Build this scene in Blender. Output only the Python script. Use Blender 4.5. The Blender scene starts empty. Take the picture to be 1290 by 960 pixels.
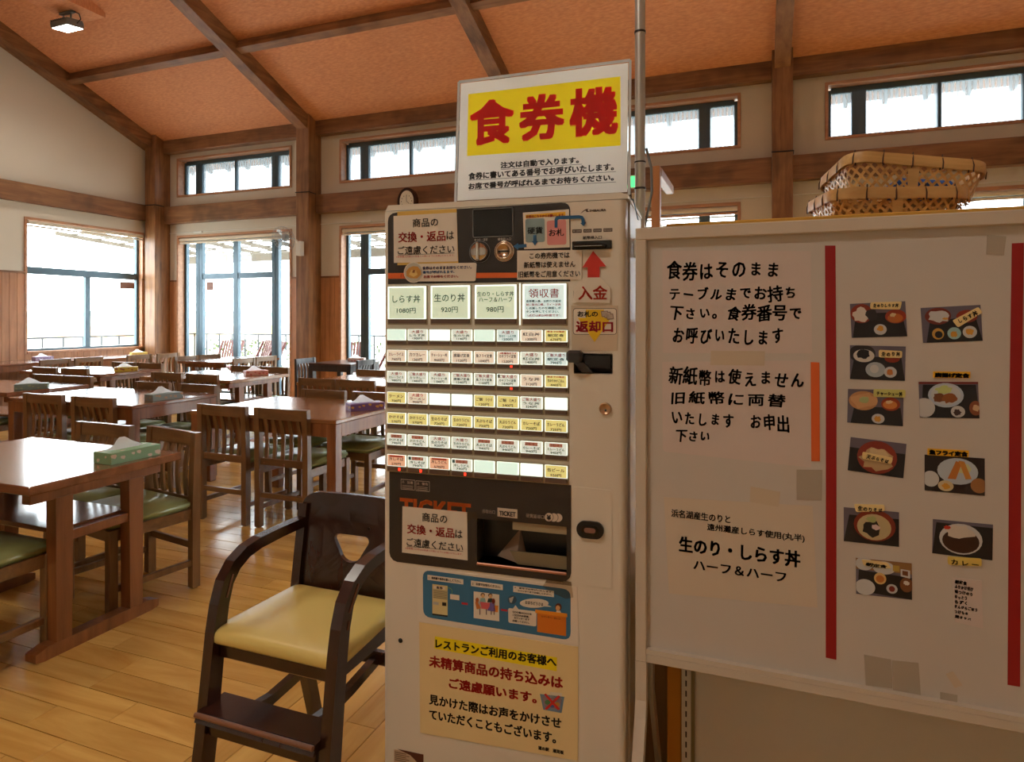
import bpy, bmesh, math, random
from mathutils import Vector, Matrix
random.seed(7)
C = bpy.context.scene.collection
R = math.radians
# ------------------------------------------------------------------ camera, sky, light, exposure
F, CX, HY, H = 812.0, 645.0, 400.0, 1.35
YAW = R(20.9); SN, CS = math.sin(YAW), math.cos(YAW)
cam = bpy.data.cameras.new('camera'); cam.lens = 36 * F / 1290; cam.sensor_width = 36
cam.shift_y = -80 / 1290; cam.clip_start = 0.05; cam.clip_end = 300
cam_o = bpy.data.objects.new('camera', cam); C.objects.link(cam_o)
cam_o.location = (0, 0, H); cam_o.rotation_euler = (R(90), 0, YAW)
bpy.context.scene.camera = cam_o
vs = bpy.context.scene.view_settings
vs.view_transform = 'Standard'; vs.look = 'None'; vs.gamma = 1; vs.exposure = 0.0; vs.use_curve_mapping = False
world = bpy.data.worlds.new('sky'); bpy.context.scene.world = world; world.use_nodes = True
_bg = world.node_tree.nodes['Background']
_bg.inputs[0].default_value = (0.92, 0.98, 1.0, 1); _bg.inputs[1].default_value = 13.0      # bright white overcast
def lamp(name, kind, loc, energy, color, **kw):
    l = bpy.data.lights.new(name, kind); l.energy = energy; l.color = color
    for k, v in kw.items(): setattr(l, k, v)
    o = bpy.data.objects.new(name, l); C.objects.link(o); o.location = loc
    return o
# fill lamps added out of view to brighten the machine front and the hall
FILL_LAMPS = [((-2.0, -1.0, 5.0), 62), ((-4.6, 2.2, 6.3), 40), ((3.0, 0.2, 5.6), 2)]

# ------------------------------------------------------------------ measuring helpers
def ray(px, py):
    t = (px - CX) / F
    return (CS * t - SN, SN * t + CS, (HY - py) / F)
def on_z(px, py, z):
    r = ray(px, py); d = (z - H) / r[2]; return (r[0] * d, r[1] * d)

# ------------------------------------------------------------------ geometry collector
def lin(c):
    return tuple(((v / 255) / 12.92 if v / 255 <= 0.04045 else ((v / 255 + 0.055) / 1.055) ** 2.4) for v in c)
class G:
    def __init__(s): s.v = []; s.f = []; s.m = []; s.sm = []
    def add(s, vs_, fs, m=0, smooth=False, T=None):
        b = len(s.v)
        for p in vs_:
            s.v.append(tuple(T @ Vector(p)) if T is not None else tuple(p))
        for f in fs:
            s.f.append(tuple(i + b for i in f)); s.m.append(m); s.sm.append(smooth)
        return s
    def box(s, x0, x1, y0, y1, z0, z1, m=0, bev=0.0, T=None):
        if bev <= 0:
            vs_ = [(x, y, z) for z in (z0, z1) for y in (y0, y1) for x in (x0, x1)]
            s.add(vs_, [(0, 2, 3, 1), (4, 5, 7, 6), (0, 1, 5, 4), (2, 6, 7, 3), (0, 4, 6, 2), (1, 3, 7, 5)], m, False, T)
        else:
            bm = bmesh.new(); bmesh.ops.create_cube(bm, size=1)
            for v in bm.verts:
                v.co = Vector(((x0 + x1) / 2 + v.co.x * (x1 - x0), (y0 + y1) / 2 + v.co.y * (y1 - y0), (z0 + z1) / 2 + v.co.z * (z1 - z0)))
            bmesh.ops.bevel(bm, geom=bm.edges[:], offset=bev, segments=1, affect='EDGES', clamp_overlap=True)
            s.bm(bm, m, False, T)
        return s
    def bm(s, bm, m=0, smooth=False, T=None):
        bm.verts.ensure_lookup_table(); bm.verts.index_update()
        s.add([v.co[:] for v in bm.verts], [[v.index for v in f.verts] for f in bm.faces], m, smooth, T); bm.free(); return s
    def beam(s, a, b, w, h, m=0, up=(0, 0, 1), bev=0.0):
        a = Vector(a); b = Vector(b); d = (b - a); L = d.length; y = d.normalized(); u = Vector(up)
        x = y.cross(u)
        if x.length < 1e-5: x = y.cross(Vector((1, 0, 0)))
        x.normalize(); z = x.cross(y)
        T = Matrix.Translation(a) @ Matrix((x, y, z)).transposed().to_4x4()
        return s.box(-w / 2, w / 2, 0, L, -h / 2, h / 2, m, bev, T)
    def prism(s, poly, d0, d1, plane='xz', m=0, T=None, smooth=False):
        n = len(poly)
        def P(a, b, d): return {'xz': (a, d, b), 'xy': (a, b, d), 'yz': (d, a, b)}[plane]
        vs_ = [P(a, b, d0) for a, b in poly] + [P(a, b, d1) for a, b in poly]
        s.add(vs_, [tuple(range(n)), tuple(range(2 * n - 1, n - 1, -1))], m, False, T)
        s.add(vs_, [(i, i + n, (i + 1) % n + n, (i + 1) % n) for i in range(n)], m, smooth, T); return s
    def tube(s, pts, r, seg=8, m=0, T=None, caps=True, smooth=True):
        pts = [Vector(p) for p in pts]; n = len(pts); rs = r if isinstance(r, (list, tuple)) else [r] * n
        vs_ = []; ref = Vector((0, 0, 1))
        for i, p in enumerate(pts):
            d = (pts[min(i + 1, n - 1)] - pts[max(i - 1, 0)]).normalized()
            a = d.cross(ref)
            if a.length < 1e-3: a = d.cross(Vector((0, 1, 0)))
            a.normalize(); b = d.cross(a)
            if i and (a.dot(pa) < 0): a = -a; b = -b
            pa = a
            for k in range(seg):
                t = 2 * math.pi * k / seg; vs_.append(p + a * math.cos(t) * rs[i] + b * math.sin(t) * rs[i])
        fs = [(i * seg + k, i * seg + (k + 1) % seg, (i + 1) * seg + (k + 1) % seg, (i + 1) * seg + k) for i in range(n - 1) for k in range(seg)]
        s.add(vs_, fs, m, smooth, T)
        if caps: s.add(vs_[:seg], [tuple(range(seg))], m, False, T); s.add(vs_[-seg:], [tuple(range(seg))], m, False, T)
        return s
    def strip(s, pts, w, h, side, m=0, T=None, smooth=True):
        """rectangular section swept along pts; w along the fixed side vector, h across"""
        pts = [Vector(p) for p in pts]; n = len(pts); sd = Vector(side).normalized(); vs_ = []
        hs = h if isinstance(h, (list, tuple)) else [h] * n
        for i, p in enumerate(pts):
            d = (pts[min(i + 1, n - 1)] - pts[max(i - 1, 0)]).normalized(); up = d.cross(sd).normalized()
            for a, b in ((-1, -1), (1, -1), (1, 1), (-1, 1)):
                vs_.append(p + sd * a * w / 2 + up * b * hs[i] / 2)
        fs = [(i * 4 + k, i * 4 + (k + 1) % 4, (i + 1) * 4 + (k + 1) % 4, (i + 1) * 4 + k) for i in range(n - 1) for k in range(4)]
        s.add(vs_, fs, m, False, T); s.add(vs_, [(0, 1, 2, 3), tuple(range(4 * n - 1, 4 * n - 5, -1))], m, False, T); return s
    def lathe(s, prof, seg=20, m=0, T=None, smooth=True):
        vs_ = [(r * math.cos(2 * math.pi * k / seg), r * math.sin(2 * math.pi * k / seg), z) for r, z in prof for k in range(seg)]
        n = len(prof)
        fs = [(i * seg + k, i * seg + (k + 1) % seg, (i + 1) * seg + (k + 1) % seg, (i + 1) * seg + k) for i in range(n - 1) for k in range(seg)]
        s.add(vs_, fs, m, smooth, T); return s
    def build(s, name, mats, parent=None, loc=(0, 0, 0), rot=(0, 0, 0)):
        me = bpy.data.meshes.new(name); me.from_pydata(s.v, [], s.f)
        if not isinstance(mats, (list, tuple)): mats = [mats]
        for mt in mats: me.materials.append(mt)
        me.polygons.foreach_set('material_index', s.m); me.polygons.foreach_set('use_smooth', s.sm)
        me.update()
        o = bpy.data.objects.new(name, me); C.objects.link(o); o.location = loc; o.rotation_euler = rot
        if parent: o.parent = parent
        return o
def fixn(o):
    bm = bmesh.new(); bm.from_mesh(o.data); bmesh.ops.recalc_face_normals(bm, faces=bm.faces[:]); bm.to_mesh(o.data); bm.free(); return o
def empty(name, loc=(0, 0, 0), rz=0.0):
    o = bpy.data.objects.new(name, None); C.objects.link(o); o.location = loc; o.rotation_euler = (0, 0, rz); o.empty_display_size = 0.1; return o
def tag(o, label, cat, group=None):
    o['label'] = label; o['category'] = cat
    if group: o['group'] = group
    return o
def struct(o, label=None):
    o['kind'] = 'structure'
    if label: o['label'] = label
    return o
def copy_tree(o, parent=None):
    c = o.copy(); C.objects.link(c)
    if parent: c.parent = parent
    for ch in list(o.children): copy_tree(ch, c)
    return c

# ------------------------------------------------------------------ materials
def nt(name):
    m = bpy.data.materials.new(name); m.use_nodes = True; t = m.node_tree
    return m, t, t.nodes['Principled BSDF']
def paint(name, c, rough=0.5, var=0.06, scale=6.0, metal=0.0, spec=0.5, coat=0.0, bump=0.0, bscale=60.0, alpha=None):
    m, t, b = nt(name); c = lin(c)
    n = t.nodes.new('ShaderNodeTexNoise'); n.inputs['Scale'].default_value = scale; n.inputs['Detail'].default_value = 3
    tc = t.nodes.new('ShaderNodeTexCoord'); t.links.new(tc.outputs['Object'], n.inputs['Vector'])
    mx = t.nodes.new('ShaderNodeMix'); mx.data_type = 'RGBA'
    mx.inputs[6].default_value = (*[v * (1 - var) for v in c], 1); mx.inputs[7].default_value = (*[min(1, v * (1 + var)) for v in c], 1)
    t.links.new(n.outputs['Fac'], mx.inputs[0]); t.links.new(mx.outputs[2], b.inputs['Base Color'])
    b.inputs['Roughness'].default_value = rough; b.inputs['Metallic'].default_value = metal
    b.inputs['Specular IOR Level'].default_value = spec; b.inputs['Coat Weight'].default_value = coat; b.inputs['Coat Roughness'].default_value = 0.1
    if bump:
        n2 = t.nodes.new('ShaderNodeTexNoise'); n2.inputs['Scale'].default_value = bscale; t.links.new(tc.outputs['Object'], n2.inputs['Vector'])
        bp = t.nodes.new('ShaderNodeBump'); bp.inputs['Strength'].default_value = bump; bp.inputs['Distance'].default_value = 0.002
        t.links.new(n2.outputs['Fac'], bp.inputs['Height']); t.links.new(bp.outputs[0], b.inputs['Normal'])
    return m
def wood(name, c1, c2, axis='x', scale=1.0, rough=0.45, coat=0.0, knots=0.0, rnd=0.0, spec=0.5, gen=False, grain=14.0):
    m, t, b = nt(name); L = t.links.new
    tc = t.nodes.new('ShaderNodeTexCoord'); mp = t.nodes.new('ShaderNodeMapping')
    sc = {'x': (1.2, grain, grain), 'y': (grain, 1.2, grain), 'z': (grain, grain, 1.2)}[axis]
    mp.inputs['Scale'].default_value = [v * scale for v in sc]
    oi = t.nodes.new('ShaderNodeObjectInfo'); ge = t.nodes.new('ShaderNodeNewGeometry')
    ad = t.nodes.new('ShaderNodeMath'); ad.operation = 'ADD'; L(oi.outputs['Random'], ad.inputs[0]); L(ge.outputs['Random Per Island'], ad.inputs[1])
    fr = t.nodes.new('ShaderNodeMath'); fr.operation = 'FRACT'; L(ad.outputs[0], fr.inputs[0])
    cb = t.nodes.new('ShaderNodeVectorMath'); cb.operation = 'ADD'
    ml = t.nodes.new('ShaderNodeMath'); ml.operation = 'MULTIPLY'; ml.inputs[1].default_value = 37.0 if rnd else 0.0; L(fr.outputs[0], ml.inputs[0])
    L(tc.outputs['Object'], mp.inputs['Vector']); L(mp.outputs[0], cb.inputs[0]); L(ml.outputs[0], cb.inputs[1])
    n = t.nodes.new('ShaderNodeTexNoise'); n.inputs['Scale'].default_value = 1.0; n.inputs['Detail'].default_value = 6; n.inputs['Roughness'].default_value = 0.62
    n.inputs['Distortion'].default_value = 0.6; L(cb.outputs[0], n.inputs['Vector'])
    cr = t.nodes.new('ShaderNodeValToRGB'); cr.color_ramp.elements[0].position = 0.32; cr.color_ramp.elements[1].position = 0.68
    cr.color_ramp.elements[0].color = (*lin(c1), 1); cr.color_ramp.elements[1].color = (*lin(c2), 1); L(n.outputs['Fac'], cr.inputs[0])
    out = cr.outputs[0]
    if knots:
        v = t.nodes.new('ShaderNodeTexNoise'); v.inputs['Scale'].default_value = 2.6; v.inputs['Detail'].default_value = 2; L(tc.outputs['Object'], v.inputs['Vector'])
        r2 = t.nodes.new('ShaderNodeValToRGB'); r2.color_ramp.elements[0].position = 0.34; r2.color_ramp.elements[1].position = 0.52
        r2.color_ramp.elements[0].color = (1 - knots,) * 3 + (1,); r2.color_ramp.elements[1].color = (1, 1, 1, 1); L(v.outputs['Fac'], r2.inputs[0])
        mm = t.nodes.new('ShaderNodeMix'); mm.data_type = 'RGBA'; mm.blend_type = 'MULTIPLY'; mm.inputs[0].default_value = 1
        L(out, mm.inputs[6]); L(r2.outputs[0], mm.inputs[7]); out = mm.outputs[2]
    if rnd:
        hs = t.nodes.new('ShaderNodeHueSaturation'); mr = t.nodes.new('ShaderNodeMapRange')
        mr.inputs['To Min'].default_value = 1 - rnd; mr.inputs['To Max'].default_value = 1 + rnd
        L(fr.outputs[0], mr.inputs['Value']); L(mr.outputs[0], hs.inputs['Value']); L(out, hs.inputs['Color']); out = hs.outputs[0]
    L(out, b.inputs['Base Color']); b.inputs['Roughness'].default_value = rough; b.inputs['Coat Weight'].default_value = coat
    b.inputs['Coat Roughness'].default_value = 0.12; b.inputs['Specular IOR Level'].default_value = spec
    bp = t.nodes.new('ShaderNodeBump'); bp.inputs['Strength'].default_value = 0.12; bp.inputs['Distance'].default_value = 0.002
    L(n.outputs['Fac'], bp.inputs['Height']); L(bp.outputs[0], b.inputs['Normal'])
    return m
def translucent(m, fac=0.5):
    t = m.node_tree; b = t.nodes['Principled BSDF']; tl = t.nodes.new('ShaderNodeBsdfTranslucent'); mx = t.nodes.new('ShaderNodeMixShader'); mx.inputs[0].default_value = fac
    t.links.new(b.inputs['Base Color'].links[0].from_socket, tl.inputs[0]); t.links.new(b.outputs[0], mx.inputs[1]); t.links.new(tl.outputs[0], mx.inputs[2]); t.links.new(mx.outputs[0], t.nodes['Material Output'].inputs[0]); return m
def lit(name, c, strength, var=0.03):
    m = paint(name, c, 0.35, var); b = m.node_tree.nodes['Principled BSDF']
    b.inputs['Emission Color'].default_value = (*lin(c), 1); b.inputs['Emission Strength'].default_value = strength; return m
def glass(name, tint=(1, 1, 1), refl=0.06, reed=0.0):
    m = bpy.data.materials.new(name); m.use_nodes = True; t = m.node_tree; t.nodes.clear(); L = t.links.new
    out = t.nodes.new('ShaderNodeOutputMaterial'); tr = t.nodes.new('ShaderNodeBsdfTransparent'); tr.inputs[0].default_value = (*tint, 1)
    gl = t.nodes.new('ShaderNodeBsdfGlossy'); gl.inputs['Roughness'].default_value = 0.03
    lw = t.nodes.new('ShaderNodeLayerWeight'); pw = t.nodes.new('ShaderNodeMath'); pw.operation = 'POWER'; pw.inputs[1].default_value = 4; L(lw.outputs['Facing'], pw.inputs[0])
    md = t.nodes.new('ShaderNodeMath'); md.operation = 'MULTIPLY_ADD'; md.inputs[1].default_value = .5; md.inputs[2].default_value = refl * .5; L(pw.outputs[0], md.inputs[0])
    mx = t.nodes.new('ShaderNodeMixShader'); L(md.outputs[0], mx.inputs[0]); L(tr.outputs[0], mx.inputs[1]); L(gl.outputs[0], mx.inputs[2])
    res = mx.outputs[0]
    if reed:
        tc = t.nodes.new('ShaderNodeTexCoord'); w = t.nodes.new('ShaderNodeTexWave'); w.inputs['Scale'].default_value = 5.5; w.bands_direction = 'X'
        w.inputs['Distortion'].default_value = 0.3
        L(tc.outputs['Object'], w.inputs['Vector'])
        tl = t.nodes.new('ShaderNodeBsdfTranslucent'); tl.inputs[0].default_value = (0.30, 0.335, 0.36, 1)
        mr = t.nodes.new('ShaderNodeMapRange'); mr.inputs['To Min'].default_value = reed - 0.2; mr.inputs['To Max'].default_value = reed + 0.2
        L(w.outputs['Fac'], mr.inputs['Value']); m2 = t.nodes.new('ShaderNodeMixShader'); L(mr.outputs[0], m2.inputs[0]); L(res, m2.inputs[1]); L(tl.outputs[0], m2.inputs[2]); res = m2.outputs[0]
    L(res, out.inputs[0]); return m
M = {}
BEAM1, BEAM2 = (118, 78, 48), (160, 114, 74)
for ax in 'xyz': M['beam_' + ax] = wood('dark_stained_timber_' + ax, BEAM1, BEAM2, ax, 1.0, 0.5, knots=0.35, rnd=0.06)
M['post'] = wood('oiled_cedar_post', (120, 80, 48), (168, 120, 76), 'z', 1.0, 0.42, knots=0.3, rnd=0.06)
M['case'] = wood('window_casing_wood', (174, 122, 86), (204, 154, 116), 'x', 1.0, 0.4)
M['wains'] = wood('cedar_wainscot', (170, 116, 76), (202, 144, 98), 'z', 1.0, 0.42, rnd=0.07, knots=0.15)
M['plaster'] = paint('cream_plaster', (216, 207, 190), 0.9, 0.04, 2.0, bump=0.25, bscale=220)
M['plank'] = wood('varnished_floor_planks', (190, 140, 66), (222, 178, 98), 'x', 1.0, 0.24, coat=0.3, rnd=0.10, spec=0.5, grain=9)
M['planky'] = wood('varnished_floor_planks_across', (190, 140, 66), (222, 178, 98), 'y', 1.0, 0.24, coat=0.3, rnd=0.10, spec=0.5, grain=9)
M['subfloor'] = paint('dark_joint', (26, 14, 6), 0.8)
M['chair'] = wood('walnut_stained_chair', (104, 74, 44), (138, 101, 62), 'z', 1.2, 0.34, coat=0.15, rnd=0.08)
M['chairx'] = wood('walnut_stained_rail', (104, 74, 44), (138, 101, 62), 'x', 1.2, 0.34, coat=0.15, rnd=0.08)
M['black'] = wood('black_stained_wood', (46, 42, 44), (66, 60, 62), 'z', 1.0, 0.35)
M['table'] = wood('red_brown_table', (114, 66, 32), (152, 94, 50), 'z', 1.0, 0.32, coat=0.3, rnd=0.05)
M['top'] = wood('polished_table_top', (112, 68, 46), (146, 96, 66), 'x', 0.8, 0.17, coat=0.7, rnd=0.04)
M['vinyl'] = paint('olive_vinyl', (150, 156, 100), 0.28, 0.08, 5, coat=0.1, bump=0.1)
M['cream_vinyl'] = paint('cream_yellow_vinyl', (228, 206, 122), 0.34, 0.03, 4, bump=0.08, bscale=300)
M['dark'] = wood('dark_espresso_wood', (40, 18, 12), (62, 30, 20), 'z', 1.0, 0.25, coat=0.4)
M['worn'] = wood('worn_edge_wood', (112, 72, 46), (146, 98, 66), 'x', 1.0, 0.5)
M['alu'] = paint('flare_hazed_aluminium', (78, 98, 110), 0.35, 0.05, metal=0.3)  # bluish flare haze painted into the colour of the dark frames
M['glass'] = glass('clear_pane', (0.97, 0.99, 1.0))
M['reed'] = glass('reeded_pane', (0.60, 0.63, 0.65), reed=0.5)
M['acrylic'] = glass('clear_acrylic', (0.995, 1.0, 1.0), 0.03)
M['steel'] = paint('brushed_steel', (196, 196, 192), 0.34, 0.05, metal=0.75)
M['chrome'] = paint('chrome', (210, 208, 204), 0.12, 0.02, metal=1.0)
M['white'] = paint('white_plastic', (226, 224, 216), 0.4, 0.03)
M['grey'] = paint('grey_plastic', (120, 122, 122), 0.45, 0.05)
M['blk'] = paint('black_plastic', (24, 24, 26), 0.35, 0.1)
M['blk_gloss'] = paint('gloss_black_plastic', (14, 14, 16), 0.12, 0.1)
# ------------------------------------------------------------------ the room
WY, WX = 8.81, -10.4            # inner face of the window wall, inner face of the left wall
XR, YF = 6.0, -4.0              # right wall and the wall behind the camera
RIDGE = 2.4
def ceil_z(y): return 4.49 + 0.4 * (WY - y) if y >= RIDGE else 4.49 + 0.4 * (WY - RIDGE) - 0.4 * (RIDGE - y)
def ceiling_mat():
    m, t, b = nt('woven_orange_wallpaper'); L = t.links.new
    tc = t.nodes.new('ShaderNodeTexCoord'); mp = t.nodes.new('ShaderNodeMapping'); mp.inputs['Scale'].default_value = (10, 34, 10); mp.inputs['Rotation'].default_value = (0, 0, 0.5)
    n = t.nodes.new('ShaderNodeTexNoise'); n.inputs['Scale'].default_value = 1.5; n.inputs['Detail'].default_value = 4
    n2 = t.nodes.new('ShaderNodeTexNoise'); n2.inputs['Scale'].default_value = 0.9; L(tc.outputs['Object'], n2.inputs['Vector'])
    L(tc.outputs['Object'], mp.inputs[0]); L(mp.outputs[0], n.inputs['Vector'])
    cr = t.nodes.new('ShaderNodeValToRGB'); cr.color_ramp.elements[0].position = 0.3; cr.color_ramp.elements[1].position = 0.7
    cr.color_ramp.elements[0].color = (*lin((212, 142, 100)), 1); cr.color_ramp.elements[1].color = (*lin((234, 168, 122)), 1)
    L(n.outputs['Fac'], cr.inputs[0])
    hs = t.nodes.new('ShaderNodeHueSaturation'); mr = t.nodes.new('ShaderNodeMapRange'); mr.inputs['To Min'].default_value = 0.9; mr.inputs['To Max'].default_value = 1.1
    L(n2.outputs['Fac'], mr.inputs['Value']); L(mr.outputs[0], hs.inputs['Value']); L(cr.outputs[0], hs.inputs['Color'])
    L(hs.outputs[0], b.inputs['Base Color']); b.inputs['Roughness'].default_value = 0.75
    bp = t.nodes.new('ShaderNodeBump'); bp.inputs['Strength'].default_value = 0.3; bp.inputs['Distance'].default_value = 0.004; L(n.outputs['Fac'], bp.inputs['Height']); L(bp.outputs[0], b.inputs['Normal'])
    return m
M['ceil'] = ceiling_mat()
# ceiling with a ridge, eave overhanging the window wall
g = G(); th = 0.12
zE = ceil_z(WY) - 0.4 * 0.75
prof = [(YF - 0.3, ceil_z(YF) - 0.12), (RIDGE, ceil_z(RIDGE)), (WY + 0.75, zE), (WY + 0.75, zE + th), (RIDGE, ceil_z(RIDGE) + th), (YF - 0.3, ceil_z(YF) - 0.12 + th)]
g.prism(prof, WX - 0.2, XR + 0.2, 'yz')
ceiling = struct(g.build('ceiling', M['ceil'])); fixn(ceiling)
g = G()
for k in range(36):
    x = -10.3 + k * 0.455
    g.beam((x, WY + 0.17, ceil_z(WY) - 0.4 * 0.17 - 0.04), (x, WY + 0.74, zE - 0.04), 0.05, 0.07)
o = g.build('eave_rafter', M['beam_y'], ceiling); o['kind'] = 'stuff'
# floor slab, planks laid on it
g = G(); g.box(WX, XR, YF, WY + 0.25, -0.12, -0.012); floor = struct(g.build('floor', M['subfloor']))
PW, PL, XB = 0.1145, 0.909, -1.63
def plank_mesh(axis):
    g = G()
    if axis == 'x': g.box(0.0014, PL - 0.0014, 0.0015, PW - 0.0015, -0.012, 0.0, bev=0.0012)
    else: g.box(0.0015, PW - 0.0015, 0.0014, PL - 0.0014, -0.012, 0.0, bev=0.0012)
    o = g.build('floor_plank', M['plank'] if axis == 'x' else M['planky'], floor); me = o.data; bpy.data.objects.remove(o); return me
pmx, pmy = plank_mesh('x'), plank_mesh('y')
cand = []
def inview(x, y):
    d = -SN * x + CS * y; r = CS * x + SN * y
    if d < 0.6: return None
    px = CX + F * r / d; py = HY + F * H / d
    return d if (-60 < px < 1340 and py < 1030) else None
rest = []
Y0 = 1.416 - 48 * PW
j = 0; y = Y0
while y < WY - 0.001:
    off = random.choice((0.0, 0.3, 0.6, 0.45, 0.15)) + random.uniform(-0.05, 0.05)
    x = XB - PL + off if off > 0.08 else XB - PL
    xs = XB; segs = []
    a = XB; b = XB - (PL * (0.35 + 0.6 * random.random()))
    while a > WX + 0.001:
        b = max(b, WX); segs.append((b, a)); a = b; b = a - PL
    for (b, a) in segs:
        full = abs((a - b) - PL) < 1e-4
        v = inview((a + b) / 2, y + PW / 2)
        if v and full: cand.append((v, 'x', b, y))
        else: rest.append(('x', b, a, y, min(y + PW, WY)))
    y += PW
x = XB
while x < XR - 0.001:
    a = YF + PL * random.random(); b = YF
    while b < WY - 0.001:
        full = abs((a - b) - PL) < 1e-4; cx, cy = x + PW / 2, (a + b) / 2
        d = -SN * cx + CS * cy; pxx = CX + F * (CS * cx + SN * cy) / max(d, 0.1)
        v = inview(cx, cy)
        if v and full and pxx < 560: cand.append((v - 0.8, 'y', x, b))
        else: rest.append(('y', x, min(x + PW, XR), b, a))
        b = a; a = min(a + PL, WY)
    x += PW
cand.sort()
for i, (v, ax, x, y) in enumerate(cand):
    if i < 290:
        o = bpy.data.objects.new('floor_plank', pmx if ax == 'x' else pmy); C.objects.link(o); o.parent = floor; o.location = (x, y, 0)
    elif ax == 'x': rest.append(('x', x, x + PL, y, y + PW))
    else: rest.append(('y', x, x + PW, y, y + PL))
g = G(); g2 = G()
for (ax, x0, x1, y0, y1) in rest:
    if x1 - x0 < 0.003 or y1 - y0 < 0.003: continue
    (g if ax == 'x' else g2).box(x0 + .0015, x1 - .0015, y0 + .0015, y1 - .0015, -0.012, 0)
o = g.build('floor_boards', M['plank'], floor); o['kind'] = 'stuff'
o = g2.build('floor_boards', M['planky'], floor); o['kind'] = 'stuff'

# window wall: openings per bay
BAYS = [(-9.87, -7.36), (-6.335, -3.81), (-2.78, -0.24), (0.80, 3.32)]
DZ, C0, C1, WT = 2.81, 3.565, 4.215, 0.2
TOP = 4.75
g = G(); xs = [WX - 0.2]
for a, b in BAYS:
    g.box(xs[-1], a, WY, WY + WT, 0, TOP - 0.28); xs.append(b)
    g.box(a, b, WY, WY + WT, DZ, C0); g.box(a, b, WY, WY + WT, C1, TOP - 0.28)
g.box(xs[-1], XR + 0.2, WY, WY + WT, 0, TOP - 0.28)
wall_back = struct(g.build('wall_back', M['plaster']))
# left gable wall with a window
LW0, LW1, LZ0, LZ1 = 6.52, 8.50, 0.826, 2.853
g = G(); x0, x1 = WX - 0.2, WX
g.box(x0, x1, YF, LW0, 0, LZ1); g.box(x0, x1, LW1, WY, 0, LZ1); g.box(x0, x1, LW0, LW1, 0, LZ0)
g.prism([(YF, LZ1), (WY, LZ1), (WY, ceil_z(WY)), (RIDGE, ceil_z(RIDGE)), (YF, ceil_z(YF))], x0, x1, 'yz')
wall_left = struct(g.build('wall_left', M['plaster'])); fixn(wall_left)
g = G(); g.prism([(YF, 0), (WY, 0), (WY, ceil_z(WY)), (RIDGE, ceil_z(RIDGE)), (YF, ceil_z(YF))], XR, XR + 0.2, 'yz')
fixn(struct(g.build('wall_right', M['plaster'])))
g = G(); g.box(WX, XR, YF - 0.2, YF, 0, ceil_z(YF)); struct(g.build('wall_front', M['plaster']))

# timber frame: pillars, tie beams, wall plate, rafters, purlins
PIL = [(-10.32, -10.07), (-6.98, -6.73), (-3.42, -3.17), (0.158, 0.395), (3.72, 3.96)]
YP = 8.487
for i, (a, b) in enumerate(PIL):
    g = G(); g.box(a, b, YP, WY, 0, ceil_z(YP + 0.1) + 0.04, bev=0.006)
    p = struct(g.build('wood_pillar', M['post']), ['square timber pillar in the corner between the two windowed walls', 'square timber pillar carrying the wall fan', 'timber pillar hidden behind the ticket machine sign', 'honey-coloured timber pillar rising above the whiteboard', 'timber pillar beyond the baskets'][i])
    if i < 4:
        g = G(); g.tube([(a - .006, YP - .006, 3.37), (b + .006, YP - .006, 3.365), (b + .006, WY - .15, 3.36)], 0.008, 6); g.build('cable', M['blk'], p)
xa = -10.07
ends = [-10.32] + [v for p in PIL for v in p][1:] + [XR]
for i in range(5):
    a = PIL[i][1]; b = PIL[i + 1][0] if i < 4 else XR
    g = G(); g.box(a, b, WY - 0.14, WY, 3.05, 3.355, bev=0.005)
    struct(g.build('tie_beam', M['beam_x']))
    g = G(); g.box(a, b, WY - 0.16, WY, 4.325, ceil_z(WY - .16) - 0.005, bev=0.005); struct(g.build('wall_plate_beam', M['beam_x']))
g = G(); g.box(WX, WX + 0.1, YF, YP + .02, 3.09, 3.375, bev=0.005); struct(g.build('tie_beam', M['beam_y']))
def rafter(x0, x1, dep, name='ceiling_rafter'):
    g = G(); g.prism([(RIDGE, ceil_z(RIDGE) - dep), (RIDGE, ceil_z(RIDGE) + .01), (YP + 0.06, ceil_z(YP + .06) + .01), (YP + 0.06, ceil_z(YP + .06) - dep)], x0, x1, 'yz')
    g.prism([(RIDGE, ceil_z(RIDGE) - dep), (RIDGE, ceil_z(RIDGE) + .01), (YF, ceil_z(YF) + .01), (YF, ceil_z(YF) - dep)], x0, x1, 'yz')
    return fixn(struct(g.build(name, M['beam_y'])))
rafter(WX, -10.16, 0.22)
for a, b in PIL[1:]: rafter(a + .03, b - .03, 0.23)
for y in (7.05, 5.25):
    prev = -10.16
    for a, b in PIL[1:] + [(XR, XR)]:
        g = G(); g.beam((prev, y, ceil_z(y) - 0.07), (a + (.03 if a != XR else 0), y, ceil_z(y) - 0.07), 0.12, 0.14, up=(0, 0.371, 0.928), bev=0.004)
        struct(g.build('ceiling_purlin', M['beam_x'])); prev = b - .03

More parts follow.
